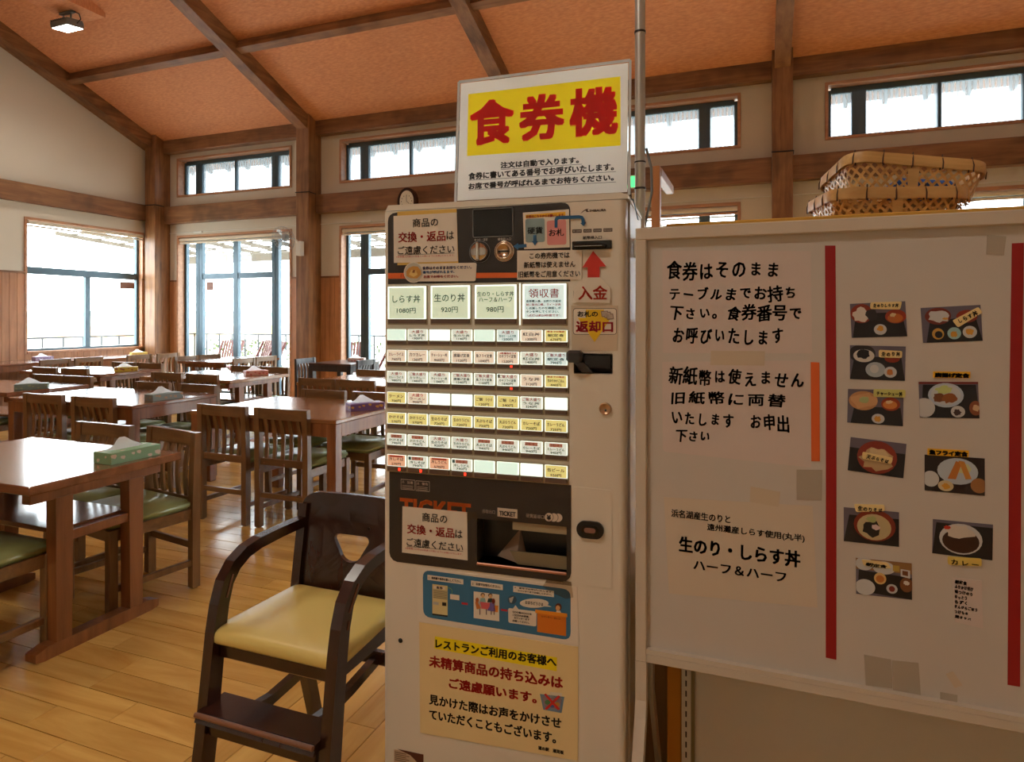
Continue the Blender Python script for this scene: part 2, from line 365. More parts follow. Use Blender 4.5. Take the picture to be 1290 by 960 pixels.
# wainscot boards
g = G(); g.box(0, 0.096, -0.014, 0, 0, 1.0, bev=0.003)
def boards_back(x0, x1, z0, z1):
    n = max(1, round((x1 - x0) / 0.1)); w = (x1 - x0) / n
    for k in range(n):
        g = G(); g.box(x0 + k * w + .001, x0 + (k + 1) * w - .001, WY - 0.014, WY, z0, z1, bev=0.0025)
        g.build('wainscot_board', M['wains'], wall_back)
    g = G(); g.box(x0, x1, WY - 0.022, WY, z1, z1 + 0.03); g.build('wainscot_cap', M['beam_x'], wall_back)
for i in range(4):
    a, b = BAYS[i]; boards_back(PIL[i][1], a - 0.03, 0.0, 2.0)
    boards_back(b + 0.03, PIL[i + 1][0], 0.0, 2.0)
def boards_left(y0, y1, z0, z1, cap=True):
    n = max(1, round((y1 - y0) / 0.104)); w = (y1 - y0) / n
    for k in range(n):
        g = G(); g.box(WX, WX + 0.014, y0 + k * w + .001, y0 + (k + 1) * w - .001, z0, z1, bev=0.0025)
        g.build('wainscot_board', M['wains'], wall_left)
    if cap:
        g = G(); g.box(WX, WX + 0.022, y0, y1, z1, z1 + 0.03); g.build('wainscot_cap', M['beam_y'], wall_left)
boards_left(4.9, LW0 - .03, 0, 2.02); boards_left(LW0 - .03, LW1 + .03, 0, LZ0 - .03, False); boards_left(LW1 + .03, YP, 0, 2.02)
g = G(); g.box(WX, WX + 0.014, YF, 4.9, 0, 2.02); g.build('wainscot_panel', M['wains'], wall_left)

# openings: casing, aluminium frame, mullions, panes
FY = 8.97
def opening(name, x0, x1, z0, z1, mull, bars, reeded, label):
    """x-direction opening in the window wall. mull: [(xa, xb)], bars: [(xa, xb, za, zb)]"""
    root = struct(empty(name, (x0, WY, z0)), label); W, HH = x1 - x0, z1 - z0; oy = FY - WY
    g = G(); t = 0.03
    for a in (-t, W): g.box(a - (.008 if a > 0 else 0), a + t + (.008 if a < 0 else 0), -0.02, 0.19, (0 if z0 == 0 else -t), HH + t, bev=0.003)
    g.box(0, W, -0.02, 0.19, HH - .008, HH + t, bev=0.003)
    if z0 > 0: g.box(0, W, -0.02, 0.19, -t, .006, bev=0.003)
    g.build('casing', M['case'], root)
    fw = 0.05; g = G()
    for a in (0.0, W - fw): g.box(a, a + fw, oy - .035, oy + .035, 0, HH - (.03 if z0 else 0), bev=0.003)
    g.box(fw, W - fw, oy - .035, oy + .035, HH - fw - .03, HH, bev=0.003); g.box(fw, W - fw, oy - .035, oy + .035, 0, fw * .7, bev=0.003)
    g.build('frame', M['alu'], root)
    for a, b in mull:
        g = G(); g.box(a - x0, b - x0, oy - .04, oy + .04, fw * .7, HH - fw - .03, bev=0.003)
        if b - a > 0.12: g.box((a + b) / 2 - x0 - .008, (a + b) / 2 - x0 + .008, oy - .046, oy - .04, fw * .7, HH - fw - .03)
        g.build('mullion', M['alu'], root)
    for a, b, za, zb in bars:
        g = G(); g.box(a - x0, b - x0, oy - .03, oy + .03, za - z0, zb - z0, bev=0.003); g.build('transom', M['alu'], root)
    ed = [x0 + fw] + [v for m_ in mull for v in m_] + [x1 - fw]
    for k in range(0, len(ed), 2):
        g = G(); g.box(ed[k] - x0, ed[k + 1] - x0, oy - .003, oy + .003, fw * .7, HH - fw - .03); g.build('pane', M['reed'] if reeded else M['glass'], root)
    return root
nm = ['leftmost bay', 'bay left of the ticket machine', 'bay behind the steel pole', 'bay behind the baskets']
for i, (a, b) in enumerate(BAYS):
    mu = [(a + .28, a + .435), (a + 1.155, a + 1.26), (b - .50, b - .355)]
    opening('door_%d' % (i + 1), a, b, 0, DZ, mu, [(a + .435, b - .5, 2.045, 2.145)], False, 'dark aluminium sliding terrace door in the ' + nm[i])
    mc = [(a + .28, a + .435), (a + 1.19, a + 1.225), (b - .50, b - .355)]
    opening('window_%d' % (i + 1), a, b, C0, C1, mc, [], True, 'reeded clerestory window in the ' + nm[i])
# window_5 in the left wall
root = struct(empty('window_5', (WX, LW0, LZ0)), 'wide sliding window in the left wall over the wall tables')
W, HH = LW1 - LW0, LZ1 - LZ0; g = G(); t = 0.03
for a in (-t, W): g.box(-0.19, 0.02, a - (.008 if a > 0 else 0), a + t + (.008 if a < 0 else 0), -t, HH + t, bev=.003)
g.box(-.19, .02, 0, W, HH - .008, HH + t, bev=.003); g.box(-.19, .035, 0, W, -t, .006, bev=.003); g.build('casing', M['case'], root)
g = G(); fw = .05
for a in (0, W - fw): g.box(-.15, -.08, a, a + fw, 0, HH, bev=.003)
g.box(-.15, -.08, fw, W - fw, HH - fw, HH, bev=.003); g.box(-.15, -.08, fw, W - fw, 0, .04, bev=.003); g.build('frame', M['alu'], root)
g = G(); g.box(-.15, -.085, fw, W - fw, 1.20, 1.31, bev=.003); g.build('transom', M['alu'], root)
g = G(); g.box(-.145, -.08, W * .50, W * .50 + .085, .04, 1.20, bev=.003); g.build('mullion', M['alu'], root)
for (a, b, c, d) in ((fw, W - fw, 1.31, HH - fw), (fw, W * .5, .04, 1.2), (W * .5 + .085, W - fw, .04, 1.2)):
    g = G(); g.box(-.117, -.111, a, b, c, d); g.build('pane', M['glass'], root)
# wall lamps reflected in the panes are left to the light itself; two small paper stickers on the panes
sm = paint('sticker_brown', (150, 110, 96), 0.6)
g = G(); g.box(0, .16, 0, .003, 0, .15); o = g.build('pane_sticker', sm, None, (-9.33, FY - .045, 1.84)); tag(o, 'small paper sticker high on the left sliding terrace door', 'sticker')
g = G(); g.box(0, .003, 0, .28, 0, .12); o = g.build('pane_sticker', sm, None, (WX - .075, 8.12, 1.86)); tag(o, 'small brown sticker in the upper corner of the left wall window', 'sticker')
# roller blinds under the door heads and over the left window
M['blind'] = paint('beige_blind', (222, 210, 190), 0.7)
for i, (a, b) in enumerate(BAYS):
    r_ = tag(empty('roller_blind', ((a + b) / 2, WY + .03, DZ - .045)), 'rolled beige blind over the terrace door in the ' + nm[i], 'blind', 'rolled blinds over the windows'); w = (b - a) / 2 - .01
    g = G(); g.tube([(-w, 0, 0), (w, 0, 0)], .032, 12); g.build('roll', M['blind'], r_)
    g = G(); g.box(-w, w, -.02, .02, -.075, -.045, bev=.004); g.build('bottom_rail', M['case'] if i == 2 else M['blind'], r_)
r_ = tag(empty('roller_blind', (WX + .02, (LW0 + LW1) / 2, LZ1 - .045)), 'rolled up beige blind over the wide window in the left wall', 'blind', 'rolled blinds over the windows'); w = (LW1 - LW0) / 2 - .01
g = G(); g.tube([(0, -w, 0), (0, w, 0)], .03, 12); g.build('roll', M['blind'], r_)
g = G(); g.box(-.012, .012, -w, w, -.07, -.045, bev=.004); g.build('bottom_rail', M['blind'], r_)
for i, (a, b) in enumerate(BAYS):
    g = G(); g.tube([(PIL[i][1], WY - .012, 2.885), (a + .4, WY - .012, 2.885)], .007, 6); g.box(a + .38, a + .58, WY - .03, WY, 2.87, 2.90, bev=.004)
    g.tube([(a + .55, WY - .014, 2.885), (PIL[i + 1][0] - .55, WY - .014, 2.885)], .006, 6); g.tube([(PIL[i + 1][0] - .55, WY - .014, 2.885), (PIL[i + 1][0], WY - .014, 2.885)], .006, 6)
    o = g.build('cable_conduit', M['white'], None); o['kind'] = 'structure'

# ------------------------------------------------------------------ terrace outside
M['deck'] = paint('pale_terrace_concrete', (206, 204, 198), 0.8, bump=.1)
g = G(); g.box(-15, 9, WY + .25, 14.2, -.25, -.08); g.box(-15, WX - .2, -2, WY + .25, -.25, -.08); struct(g.build('terrace_floor', M['deck']))
g = G(); g.box(-80, 80, 14.2, 120, -1.2, -.9); g.box(-80, -15, -60, 14.2, -1.2, -.9); struct(g.build('ground', paint('pale_ground', (196, 200, 190), .9)))
M['rail'] = paint('dark_railing', (34, 36, 42), .5)
def railing(ax, a, b, c, label):
    r_ = tag(empty('railing', ((a, c, -.08) if ax == 'x' else (c, a, -.08))), label, 'railing'); L_ = b - a
    def P(u, v, z): return (u, v, z) if ax == 'x' else (v, u, z)
    g = G(); g.beam(P(0, 0, 1.0), P(L_, 0, 1.0), .04, .04); g.build('top_rail', M['rail'], r_)
    g = G(); g.beam(P(0, 0, .15), P(L_, 0, .15), .03, .03); g.build('bottom_rail', M['rail'], r_)
    n = int(L_ / .42)
    for k in range(n + 1):
        g = G(); g.beam(P(k * L_ / n, 0, 0), P(k * L_ / n, 0, 1.0), .03, .03); g.build('post', M['rail'], r_)
railing('x', -14, 1.0, 13.0, 'grey metal railing along the far edge of the terrace beyond the doors')
railing('y', 5.2, 13.0, -14.0, 'grey metal railing outside the wide window in the left wall')
# hedge beyond the railing
g = G()
for k in range(4000):
    x = random.uniform(-14, 0); y = 13.5 + random.uniform(-.3, .4); z = -.1 + random.random() ** .8 * .85
    a = Vector((random.gauss(0, 1), random.gauss(0, 1), random.gauss(0, 1))).normalized() * .05; b = a.cross(Vector((0, .3, 1))).normalized() * .03
    p = Vector((x, y, z)); g.add([p - a, p - b, p + a, p + b], [(0, 1, 2, 3)])
o = g.build('hedge_leaves', paint('hedge_green', (66, 84, 30), .6, .2, 9)); o['kind'] = 'stuff'; o['label'] = 'low green hedge beyond the terrace railing'
# pergola
pr = tag(empty('pergola', (-13.2, 12, -.08)), 'weathered timber pergola over the terrace outside the sliding doors', 'pergola'); M['perg'] = paint('weathered_timber', (78, 68, 54), .7)
for k in range(5):
    g = G(); g.box(k * 3.7 - .05, k * 3.7 + .05, -.05, .05, 0, 2.75, bev=.005); g.build('post', M['perg'], pr)
g = G(); g.box(-.6, 15.6, -.06, .06, 2.75, 2.93, bev=.005); g.build('beam', M['perg'], pr)
for k in range(20):
    g = G(); g.beam((-.4 + k * .8, -2.9, 3.18), (-.4 + k * .8, .5, 2.95), .05, .08); g.build('rafter', M['perg'], pr)
for k in range(6):
    g = G(); g.beam((-.6, -2.5 + k * .55, 3.2 - k * .037), (15.6, -2.5 + k * .55, 3.2 - k * .037), .03, .03); g.build('batten', M['perg'], pr)
# terrace chairs
M['red'] = paint('faded_red_brown_slats', (92, 42, 38), .55, .1)
def deck_chair(x, y, rz, label):
    r_ = tag(empty('terrace_chair', (x, y, -.08), R(rz)), label, 'chair', 'folding chairs on the terrace')
    for s_ in (-1, 1):
        g = G(); g.beam((s_ * .23, -.28, 0), (s_ * .23, .26, .95), .025, .04); g.build('frame', M['red'], r_)
        g = G(); g.beam((s_ * .2, .25, 0), (s_ * .2, -.22, .46), .025, .04); g.build('leg', M['red'], r_)
    for k in range(8):
        g = G(); g.beam((-.19 + k * .054, .12, .52), (-.19 + k * .054, .29, .97), .036, .012); g.build('slat', M['red'], r_)
    g = G(); g.box(-.22, .22, -.24, .18, .44, .465, bev=.004); g.build('seat', M['red'], r_)
deck_chair(-9.94, 10.0, 12, 'red-brown slatted terrace chair seen through the left pane of the left door')
deck_chair(-9.2, 10.15, -8, 'red-brown slatted terrace chair seen just right of the left door middle stile')
deck_chair(-8.72, 9.8, -30, 'turned red-brown slatted terrace chair by the right mullion of the left door')
deck_chair(-6.95, 10.0, 20, 'red-brown terrace chair seen through the narrow side pane beside the ticket machine')
deck_chair(-6.25, 10.0, -25, 'red-brown folding terrace chair nearest the ticket machine edge')
def terr_table(x, y, lb):
    r_ = tag(empty('terrace_table', (x, y, -.08)), lb, 'table')
    g = G(); g.box(-.45, .45, -.35, .35, .66, .70, bev=.005); g.build('table_top', M['white'], r_)
    for a in (-.4, .4):
        for b in (-.3, .3): g = G(); g.box(a - .02, a + .02, b - .02, b + .02, 0, .66); g.build('leg', M['white'], r_)
terr_table(-9.35, 11.2, 'white terrace table behind the red-brown chairs'); terr_table(-6.5, 11.1, 'white terrace table outside the second door')
b_ = tag(empty('building', (-30, 17.0, -.9)), 'low cream building with yellow band beyond the left window', 'building')
g = G(); g.box(0, 9, 0, 7, 0, 2.3); g.build('wall', paint('cream_render', (226, 214, 190), .8), b_)
g = G(); g.box(-.2, 9.2, -.2, 7.2, 2.3, 2.5); g.build('roof', paint('green_roof', (120, 150, 140), .7), b_)
g = G(); g.box(-.02, 9.02, -.02, 7.02, 1.5, 1.9); g.build('band', paint('orange_band', (226, 170, 90), .7), b_)
# ------------------------------------------------------------------ dining chairs
def make_chair(frame_z, frame_x, cushion):
    root = empty('dining_chair'); w = .19; p = .02
    for sx in (-1, 1):
        g = G(); g.box(sx * w - p, sx * w + p, -.22, -.18, .006, .40, bev=.003); g.box(sx * w - .013, sx * w + .013, -.213, -.187, 0, .006); g.build('leg', frame_z, root)
        g = G(); g.strip([(sx * w, .196, .006), (sx * w, .196, .42), (sx * w, .2, .60), (sx * w, .206, .774)], .04, [.04, .04, .036, .034], (1, 0, 0)); g.box(sx * w - .013, sx * w + .013, .185, .207, 0, .006); g.build('leg', frame_z, root)
        g = G(); g.box(sx * w - .012, sx * w + .012, -.18, .18, .115, .145, bev=.003); g.build('stretcher', frame_z, root)
    g = G(); g.box(-.17, .17, .186, .206, .195, .228, bev=.003); g.build('stretcher', frame_x, root)
    g = G(); g.box(-.17, .17, -.213, -.193, .345, .40, bev=.003)
    for sx in (-1, 1): g.box(sx * w - .011, sx * w + .011, -.18, .18, .345, .40, bev=.003)
    g.build('seat_frame', frame_x, root)
    # cushion, rounded
    bm = bmesh.new(); bmesh.ops.create_cube(bm, size=1)
    for v in bm.verts: v.co = Vector((v.co.x * .41, -.022 + v.co.y * .40, .423 + v.co.z * .05))
    bmesh.ops.bevel(bm, geom=bm.edges[:], offset=.016, segments=3, affect='EDGES')
    g = G(); g.bm(bm, 0, True); g.build('seat', cushion, root)
    # lower and top rails, slats
    g = G(); g.box(-.17, .17, .186, .206, .405, .452, bev=.003)
    for x in (-.02, .14): g.lathe([(0, .0008), (.006, .0008), (.006, 0)], 8, 1, Matrix.Translation((x, .2062, .42)) @ Matrix.Rotation(R(-90), 4, 'X'))
    g.build('lower_rail', [frame_x, M['worn']], root)
    pts = [(x, .203 + .012 * (1 - (x / .19) ** 2), .738) for x in (-.17, -.1, 0, .1, .17)]
    g = G(); g.strip(pts, .07, .022, (0, 0, 1)); g.build('top_rail', frame_x, root)
    for k in range(5):
        x = -.13 + k * .065; b = .012 * (1 - (x / .19) ** 2)
        g = G(); g.strip([(x, .196, .45), (x, .190, .50), (x, .1875, .555), (x, .189, .61), (x, .194 + b * .5, .66), (x, .203 + b, .71)], .026, .011, (1, 0, 0)); g.build('slat', frame_z, root)
    return root
chair0 = make_chair(M['chair'], M['chairx'], M['vinyl'])
M['vinyl_dark'] = paint('grey_green_vinyl', (84, 92, 88), .3, .08)
chair_b = make_chair(M['black'], M['black'], M['vinyl_dark'])
used = set()
def chair(x, y, rz, label, group, proto=None):
    proto = proto or chair0
    if proto.name in used: o = copy_tree(proto)
    else: used.add(proto.name); o = proto
    o.location = (x, y, 0); o.rotation_euler = (0, 0, R(rz)); tag(o, label, 'chair', group); return o
far = lambda xs, yb, labs, grp: [chair(x, yb - .22, random.uniform(-1.5, 1.5), l, grp) for x, l in zip(xs, labs)]
near = lambda xs, yb, labs, grp: [chair(x, yb + .22, 180 + random.uniform(-1.5, 1.5), l, grp) for x, l in zip(xs, labs)]
chair(-2.856, 2.283, -9.5, 'wooden chair behind the nearest table, green seat in full view beside the child chair', 'chairs at the nearest table')
far([-3.325], 2.50, ['wooden chair behind the nearest table, left of the one with the fully visible seat'], 'chairs at the nearest table')
near([-2.88], 1.35, ['wooden chair before the nearest table, only green seat corner and legs in the picture'], 'chairs at the nearest table')
far([-6.70, -6.27], 4.42, ['left chair of the pair behind the left edge table with the grey-green tissue box', 'right chair of the pair behind the left edge table with the grey-green tissue box'], 'chairs at the left edge table')
near([-6.44], 3.40, ['chair tucked in at the left edge table, only its green seat seen under the table'], 'chairs at the left edge table')
near([-5.04, -4.51], 3.27, ['slatted chair back towards the camera at the second row middle table, left one', 'slatted chair back towards the camera at the second row middle table, right one'], 'chairs at the middle table of the second row')
far([-5.04, -4.52], 4.24, ['chair on the far side of the floral grey tissue box table, left one', 'chair on the far side of the floral grey tissue box table, right one'], 'chairs at the middle table of the second row')
near([-3.29, -2.81], 3.27, ['slatted chair in front of the large table with the purple tissue box, left one', 'slatted chair at the purple tissue box table, right one beside the child chair'], 'chairs at the table with the purple tissue box')
far([-3.23, -2.74], 4.27, ['chair behind the large purple tissue box table, left one', 'chair behind the large purple tissue box table, partly cut by the ticket machine'], 'chairs at the table with the purple tissue box')
near([-7.73, -7.23], 5.04, ['chair in front of the yellow tissue box table, left one', 'chair in front of the yellow tissue box table, right one'], 'chairs at the yellow tissue box table')
far([-7.63, -7.19], 6.0, ['chair behind the yellow tissue box table, left one', 'chair behind the yellow tissue box table, right one'], 'chairs at the yellow tissue box table')
near([-5.78, -5.29], 5.0, ['chair in front of the pink tissue box table, left one with slats showing', 'chair in front of the pink tissue box table, right one'], 'chairs at the pink tissue box table')
far([-5.70, -5.27], 6.05, ['chair behind the pink tissue box table, left one', 'chair behind the pink tissue box table, right one'], 'chairs at the pink tissue box table')
near([-3.9, -3.47], 5.03, ['chair in front of the bare table near the pillar with the fan, left one', 'chair in front of the bare table near the pillar with the fan, right one'], 'chairs at the bare table behind the purple tissue box')
far([-3.96], 6.1, ['lone chair behind the bare table, cut by the edge of the ticket machine'], 'chairs at the bare table behind the purple tissue box')
for y, l in ((7.28, 'chair on the left side of the table by the left terrace door, nearer one'), (7.72, 'chair on the left side of the table by the left terrace door, farther one')):
    chair(-8.02 + .22, y, 90, l, 'chairs at the table by the left terrace door')
for y, l in ((7.22, 'chair on the right side of the table by the left terrace door, nearer one'), (7.66, 'chair on the right side of the table by the left terrace door, farther one')):
    chair(-6.83 - .22, y, -90, l, 'chairs at the table by the left terrace door')
for x, y, l in ((-9.1, 6.10, 'chair facing the left wall table, nearest one of the four'), (-9.06, 6.55, 'chair facing the left wall table, second one from the picture edge'), (-8.95, 7.28, 'chair facing the left wall, in front of the far wall table, nearer one'), (-8.88, 7.74, 'slatted chair facing the far left wall table, closest to the corner pillar')):
    chair(x - .22, y, -90, l, 'chairs facing the left wall')
chair(-6.02 + .22, 7.5, 90, 'black chair at the left end of the small dark table by the fan pillar', 'black chairs at the small dark table', chair_b)
chair(-4.98 - .22, 7.5, -90, 'black chair at the right end of the small dark table by the fan pillar', 'black chairs at the small dark table', chair_b)

# ------------------------------------------------------------------ tables
TH = .7155
def table(kind, x0, x1, y0, y1, label, wz=None, wx=None, rot=False, h=TH):
    wz = wz or M['table']; wx = wx or M['top']; L_, D = x1 - x0, y1 - y0
    r_ = tag(empty('dining_table', ((x0 + x1) / 2, (y0 + y1) / 2, 0)), label, 'table', 'dining tables'); a, b = L_ / 2, D / 2
    if rot: r_.rotation_euler = (0, 0, R(90)); a, b = b, a
    g = G(); tt = .036 if kind == 't' else .026; g.box(-a, a, -b, b, h - tt, h, bev=.004); g.build('table_top', wx, r_)
    if kind == 't':
        yl = b * .47
        for s_ in (-1, 1):
            X = s_ * (a - .10)
            g = G(); g.prism([(-b * .80, .008), (-b * .80, .038), (-b * .66, .052), (b * .66, .052), (b * .80, .038), (b * .80, .008), (b * .70, .0), (-b * .70, .0)], X - .03, X + .03, 'yz'); fixn(g.build('foot', wz, r_))
            for t_ in (-1, 1):
                g = G(); g.strip([(X, t_ * yl, .05), (X, t_ * yl, h - tt - .05)], .058, [.062, .07], (1, 0, 0)); g.build('leg', wz, r_)
            g = G(); g.box(X - .025, X + .025, -b * .85, b * .85, h - tt - .055, h - tt, bev=.003); g.build('crossbar', wz, r_)
            g = G(); g.box(X - .022, X + .022, -yl + .03, yl - .03, .44, .48, bev=.003)
            g.build('shelf_rail', wz, r_)
        g = G(); g.box(-a + .12, a - .12, -yl + .0, yl - .0, .468, .488, bev=.003); g.build('shelf', wx, r_)
    else:
        l = .068
        for sx in (-1, 1):
            for sy in (-1, 1):
                cx, cy = sx * (a - l / 2 - .004), sy * (b - l / 2 - .004)
                g = G(); g.box(cx - l / 2, cx + l / 2, cy - l / 2, cy + l / 2, 0, h - tt, bev=.005); g.build('leg', wz, r_)
        g = G()
        for s_ in (-1, 1):
            g.box(-a + l, a - l, s_ * (b - .016) - .011, s_ * (b - .016) + .011, h - tt - .085, h - tt, bev=.003)
            g.box(s_ * (a - .016) - .011, s_ * (a - .016) + .011, -b + l, b - l, h - tt - .085, h - tt, bev=.003)
        g.build('apron', wz, r_)
    return r_
M['tbl2'] = wood('brown_table_legs', (120, 72, 40), (160, 102, 60), 'z', 1.0, .35, coat=.2); M['top2'] = wood('lighter_table_top', (146, 98, 60), (176, 126, 82), 'x', 0.8, .2, coat=.5); M['dtop'] = wood('dark_table_top', (66, 44, 40), (92, 62, 52), 'x', 1.0, .3, coat=.3)
table('t', -3.60, -2.544, 1.605, 2.29, 'nearest table, red-brown trestle type, with the green floral tissue box')
table('t', -7.12, -5.91, 3.55, 4.27, 'trestle table cut by the left picture edge with a grey-green tissue box')
table('l', -5.57, -4.20, 3.35, 4.13, 'four-legged table with the grey floral tissue box, two slatted chair backs before it')
table('l', -3.62, -2.43, 3.32, 4.18, 'large four-legged table with the purple tissue box beside the ticket machine', M['tbl2'], M['top2'])
table('t', -8.22, -6.87, 5.08, 5.88, 'trestle table with the yellow tissue box in the third row')
table('t', -6.22, -4.97, 5.05, 5.93, 'trestle table with the pink tissue box in front of the terrace door', M['tbl2'], M['top2'])
table('l', -4.25, -2.95, 5.17, 6.02, 'bare table behind the large table with the purple tissue box', M['tbl2'], M['top2'])
table('t', -7.92, -7.06, 7.05, 8.2, 'small table close to the left terrace door, chairs on both sides', rot=True)
table('l', -10.3, -9.5, 5.15, 6.75, 'wall table under the left window with the purple and white tissue box', rot=True)
table('l', -10.3, -9.36, 6.95, 8.15, 'wall table under the left window nearest the corner pillar, yellow tissue box', rot=True)
table('l', -5.86, -5.16, 7.38, 8.1, 'small dark table at the foot of the fan pillar between two black chairs', M['black'], M['dtop'])

# ------------------------------------------------------------------ tissue boxes
M['tissue'] = paint('white_tissue', (244, 244, 242), .9, .01)
_t = M['tissue'].node_tree; _b = _t.nodes['Principled BSDF']; _tl = _t.nodes.new('ShaderNodeBsdfTranslucent'); _tl.inputs[0].default_value = (.9, .9, .9, 1); _mx = _t.nodes.new('ShaderNodeMixShader'); _mx.inputs[0].default_value = .6
_t.links.new(_b.outputs[0], _mx.inputs[1]); _t.links.new(_tl.outputs[0], _mx.inputs[2]); _t.links.new(_mx.outputs[0], _t.nodes['Material Output'].inputs[0])
def tissue_box(x, y, rz, base, spots, label, seed):
    rnd = random.Random(seed); r_ = tag(empty('tissue_box', (x, y, TH), R(rz)), label, 'tissue box', 'tissue boxes on the tables')
    g = G(); L_, W_, h = .12, .057, .05; g.box(-L_, L_, -W_, W_, 0, h, 0, bev=.002)
    def flower(cx, cz, s_, face):
        r0 = rnd.uniform(.008, .016); n = 7
        pts = [(cx + r0 * (1 + .3 * math.sin(3 * k)) * math.cos(2 * math.pi * k / n), cz + r0 * (.8 + .3 * math.cos(2 * k)) * math.sin(2 * math.pi * k / n)) for k in range(n)]
        pts = [(a, min(max(b, .002), h - .002)) for a, b in pts]
        if face == 'y': g.add([(a, s_ * (W_ + .0005), b) for a, b in pts], [tuple(range(n))], 1)
        elif face == 'x': g.add([(s_ * (L_ + .0005), a * .8, b) for a, b in pts], [tuple(range(n))], 1)
        else: g.add([(a, (b - h / 2) * 1.9, h + .0005) for a, b in pts], [tuple(range(n))], 1)
    for s_ in (-1, 1):
        for k in range(6): flower(-.1 + k * .04 + rnd.uniform(-.01, .01), rnd.uniform(.01, .04), s_, 'y')
        for k in range(2): flower(-.03 + k * .06, rnd.uniform(.015, .035), s_, 'x')
    for k in range(5): flower(-.1 + k * .05, rnd.choice((.005, .045)), 1, 'z')
    g.build('box', [base, spots], r_)
    n = 13; g = G(); v = []
    for i in range(n):
        u = -1 + 2 * i / (n - 1)
        prof = (1 - abs(u + .25)) * .058 if u > -.25 else (1 - abs(u + .25) / .75) * .058
        fl = .004 * math.sin(i * 2.1 + seed); 
        v += [(u * .058, fl * .5, h + .0), (u * .078, .006 * math.sin(i * 1.3), h + max(.003, prof * .6)), (u * .102, .008 * math.cos(i * 1.7) + .004, h + max(.004, prof))]
    g.add(v, [(3 * i + k, 3 * i + k + 1, 3 * i + k + 4, 3 * i + k + 3) for i in range(n - 1) for k in range(2)], 0, True)
    g.build('tissue', M['tissue'], r_); return r_
def tb(nm, c, c2): return paint('card_' + nm, c, .5, .03), paint('print_' + nm, c2, .5, .05)
a, b = tb('green', (134, 172, 128), (220, 200, 176)); tissue_box(-2.645, 2.09, 88, a, b, 'green floral tissue box on the nearest table', 1)
a, b = tb('grey', (136, 150, 146), (190, 150, 120)); tissue_box(-4.31, 3.71, 80, a, b, 'grey floral tissue box on the middle table of the second row', 2)
a, b = tb('purple', (122, 92, 150), (226, 176, 84)); tissue_box(-2.53, 3.79, 52, a, b, 'purple tissue box with orange flowers beside the ticket machine', 3)
a, b = tb('greygreen', (124, 142, 132), (150, 160, 130)); tissue_box(-6.03, 3.83, 50, a, b, 'grey-green tissue box on the table at the left picture edge', 4)
a, b = tb('yellow', (206, 180, 64), (160, 84, 60)); tissue_box(-6.99, 5.50, 52, a, b, 'yellow tissue box with dark dots on the third row table', 5)
a, b = tb('pink', (206, 150, 132), (190, 90, 80)); tissue_box(-5.19, 5.65, 56, a, b, 'pink tissue box in front of the left terrace door', 6)
a, b = tb('lilac', (170, 150, 190), (220, 210, 226)); tissue_box(-9.99, 6.50, 80, a, b, 'white and purple tissue box on the left wall table', 7)
a, b = tb('lemon', (216, 192, 96), (200, 150, 60)); tissue_box(-9.75, 7.90, 70, a, b, 'yellow tissue box on the wall table by the corner pillar', 8)
a, b = tb('rose', (226, 204, 196), (200, 80, 80)); tissue_box(-5.42, 7.9, 20, a, b, 'white and red tissue box on the small dark table', 9)

# ------------------------------------------------------------------ child chair in the foreground
ch = tag(empty('child_chair', (-1.1525, 1.48, 0)), 'dark brown child high chair with cream yellow seat, footrest and arms', 'chair')
ox, oy = 1.1525, 1.48
def cc(p): return (p[0] + ox, p[1] - oy, p[2])
for nm_, X in (('arm', -1.345), ('arm', -.96)):
    pts = [(X, 1.245, 0), (X, 1.285, .25), (X, 1.318, .52), (X, 1.330, .585), (X, 1.348, .638), (X, 1.378, .674), (X, 1.42, .696), (X, 1.47, .705), (X, 1.56, .708), (X, 1.66, .708)]
    g = G(); g.strip([cc(p) for p in pts], .031, [.052, .048, .042, .040, .038, .036, .034, .032, .030, .030], (1, 0, 0)); arm = g.build(nm_, M['dark'], ch)
    if X < -1: segs = [((X + .0165, 1.340, .60), (X + .0165, 1.362, .655))]
    else: segs = [((X + .0165, 1.338, .58), (X + .0165, 1.344, .60)), ((X + .0165, 1.345, .62), (X + .0165, 1.385, .676))]
    g = G()
    for p0, p1 in segs: g.beam(cc(p0), cc(p1), .0012, .006)
    g.build('worn_edge', M['worn'], arm)
    pts = [(X, 1.745, 0), (X, 1.68, .25), (X, 1.648, .5), (X, 1.665, .62), (X, 1.685, .76)]
    g = G(); g.strip([cc(p) for p in pts], .03, [.036, .04, .044, .04, .034], (1, 0, 0)); g.build('leg', M['dark'], ch)
# seat pad
def pad_ring(ins, z, crown=0.0):
    rr = .034; out = []
    for (cx_, cy_, a0) in ((1, 1, 0), (-1, 1, 90), (-1, -1, 180), (1, -1, 270)):
        hx = (.19 if cy_ > 0 else .207) - ins; hy = .168 - ins; r_ = max(.006, rr - ins)
        for k in range(6):
            a_ = R(a0 + 18 * k); out.append((cx_ * (hx - r_) + r_ * math.cos(a_), cy_ * (hy - r_) + r_ * math.sin(a_) - .015, z))
    return out
g = G(); rings = [pad_ring(.006, .494), pad_ring(.0, .500), pad_ring(.0, .514), pad_ring(.003, .522), pad_ring(.010, .528), pad_ring(.022, .5315), pad_ring(.06, .5335), pad_ring(.11, .534)]
v_ = [p for r_ in rings for p in r_]; n_ = 24
g.add(v_, [(i * n_ + k, i * n_ + (k + 1) % n_, (i + 1) * n_ + (k + 1) % n_, (i + 1) * n_ + k) for i in range(len(rings) - 1) for k in range(n_)] + [tuple(range((len(rings) - 1) * n_, len(rings) * n_)), tuple(range(n_ - 1, -1, -1))], 0, True)
g.build('seat', M['cream_vinyl'], ch)
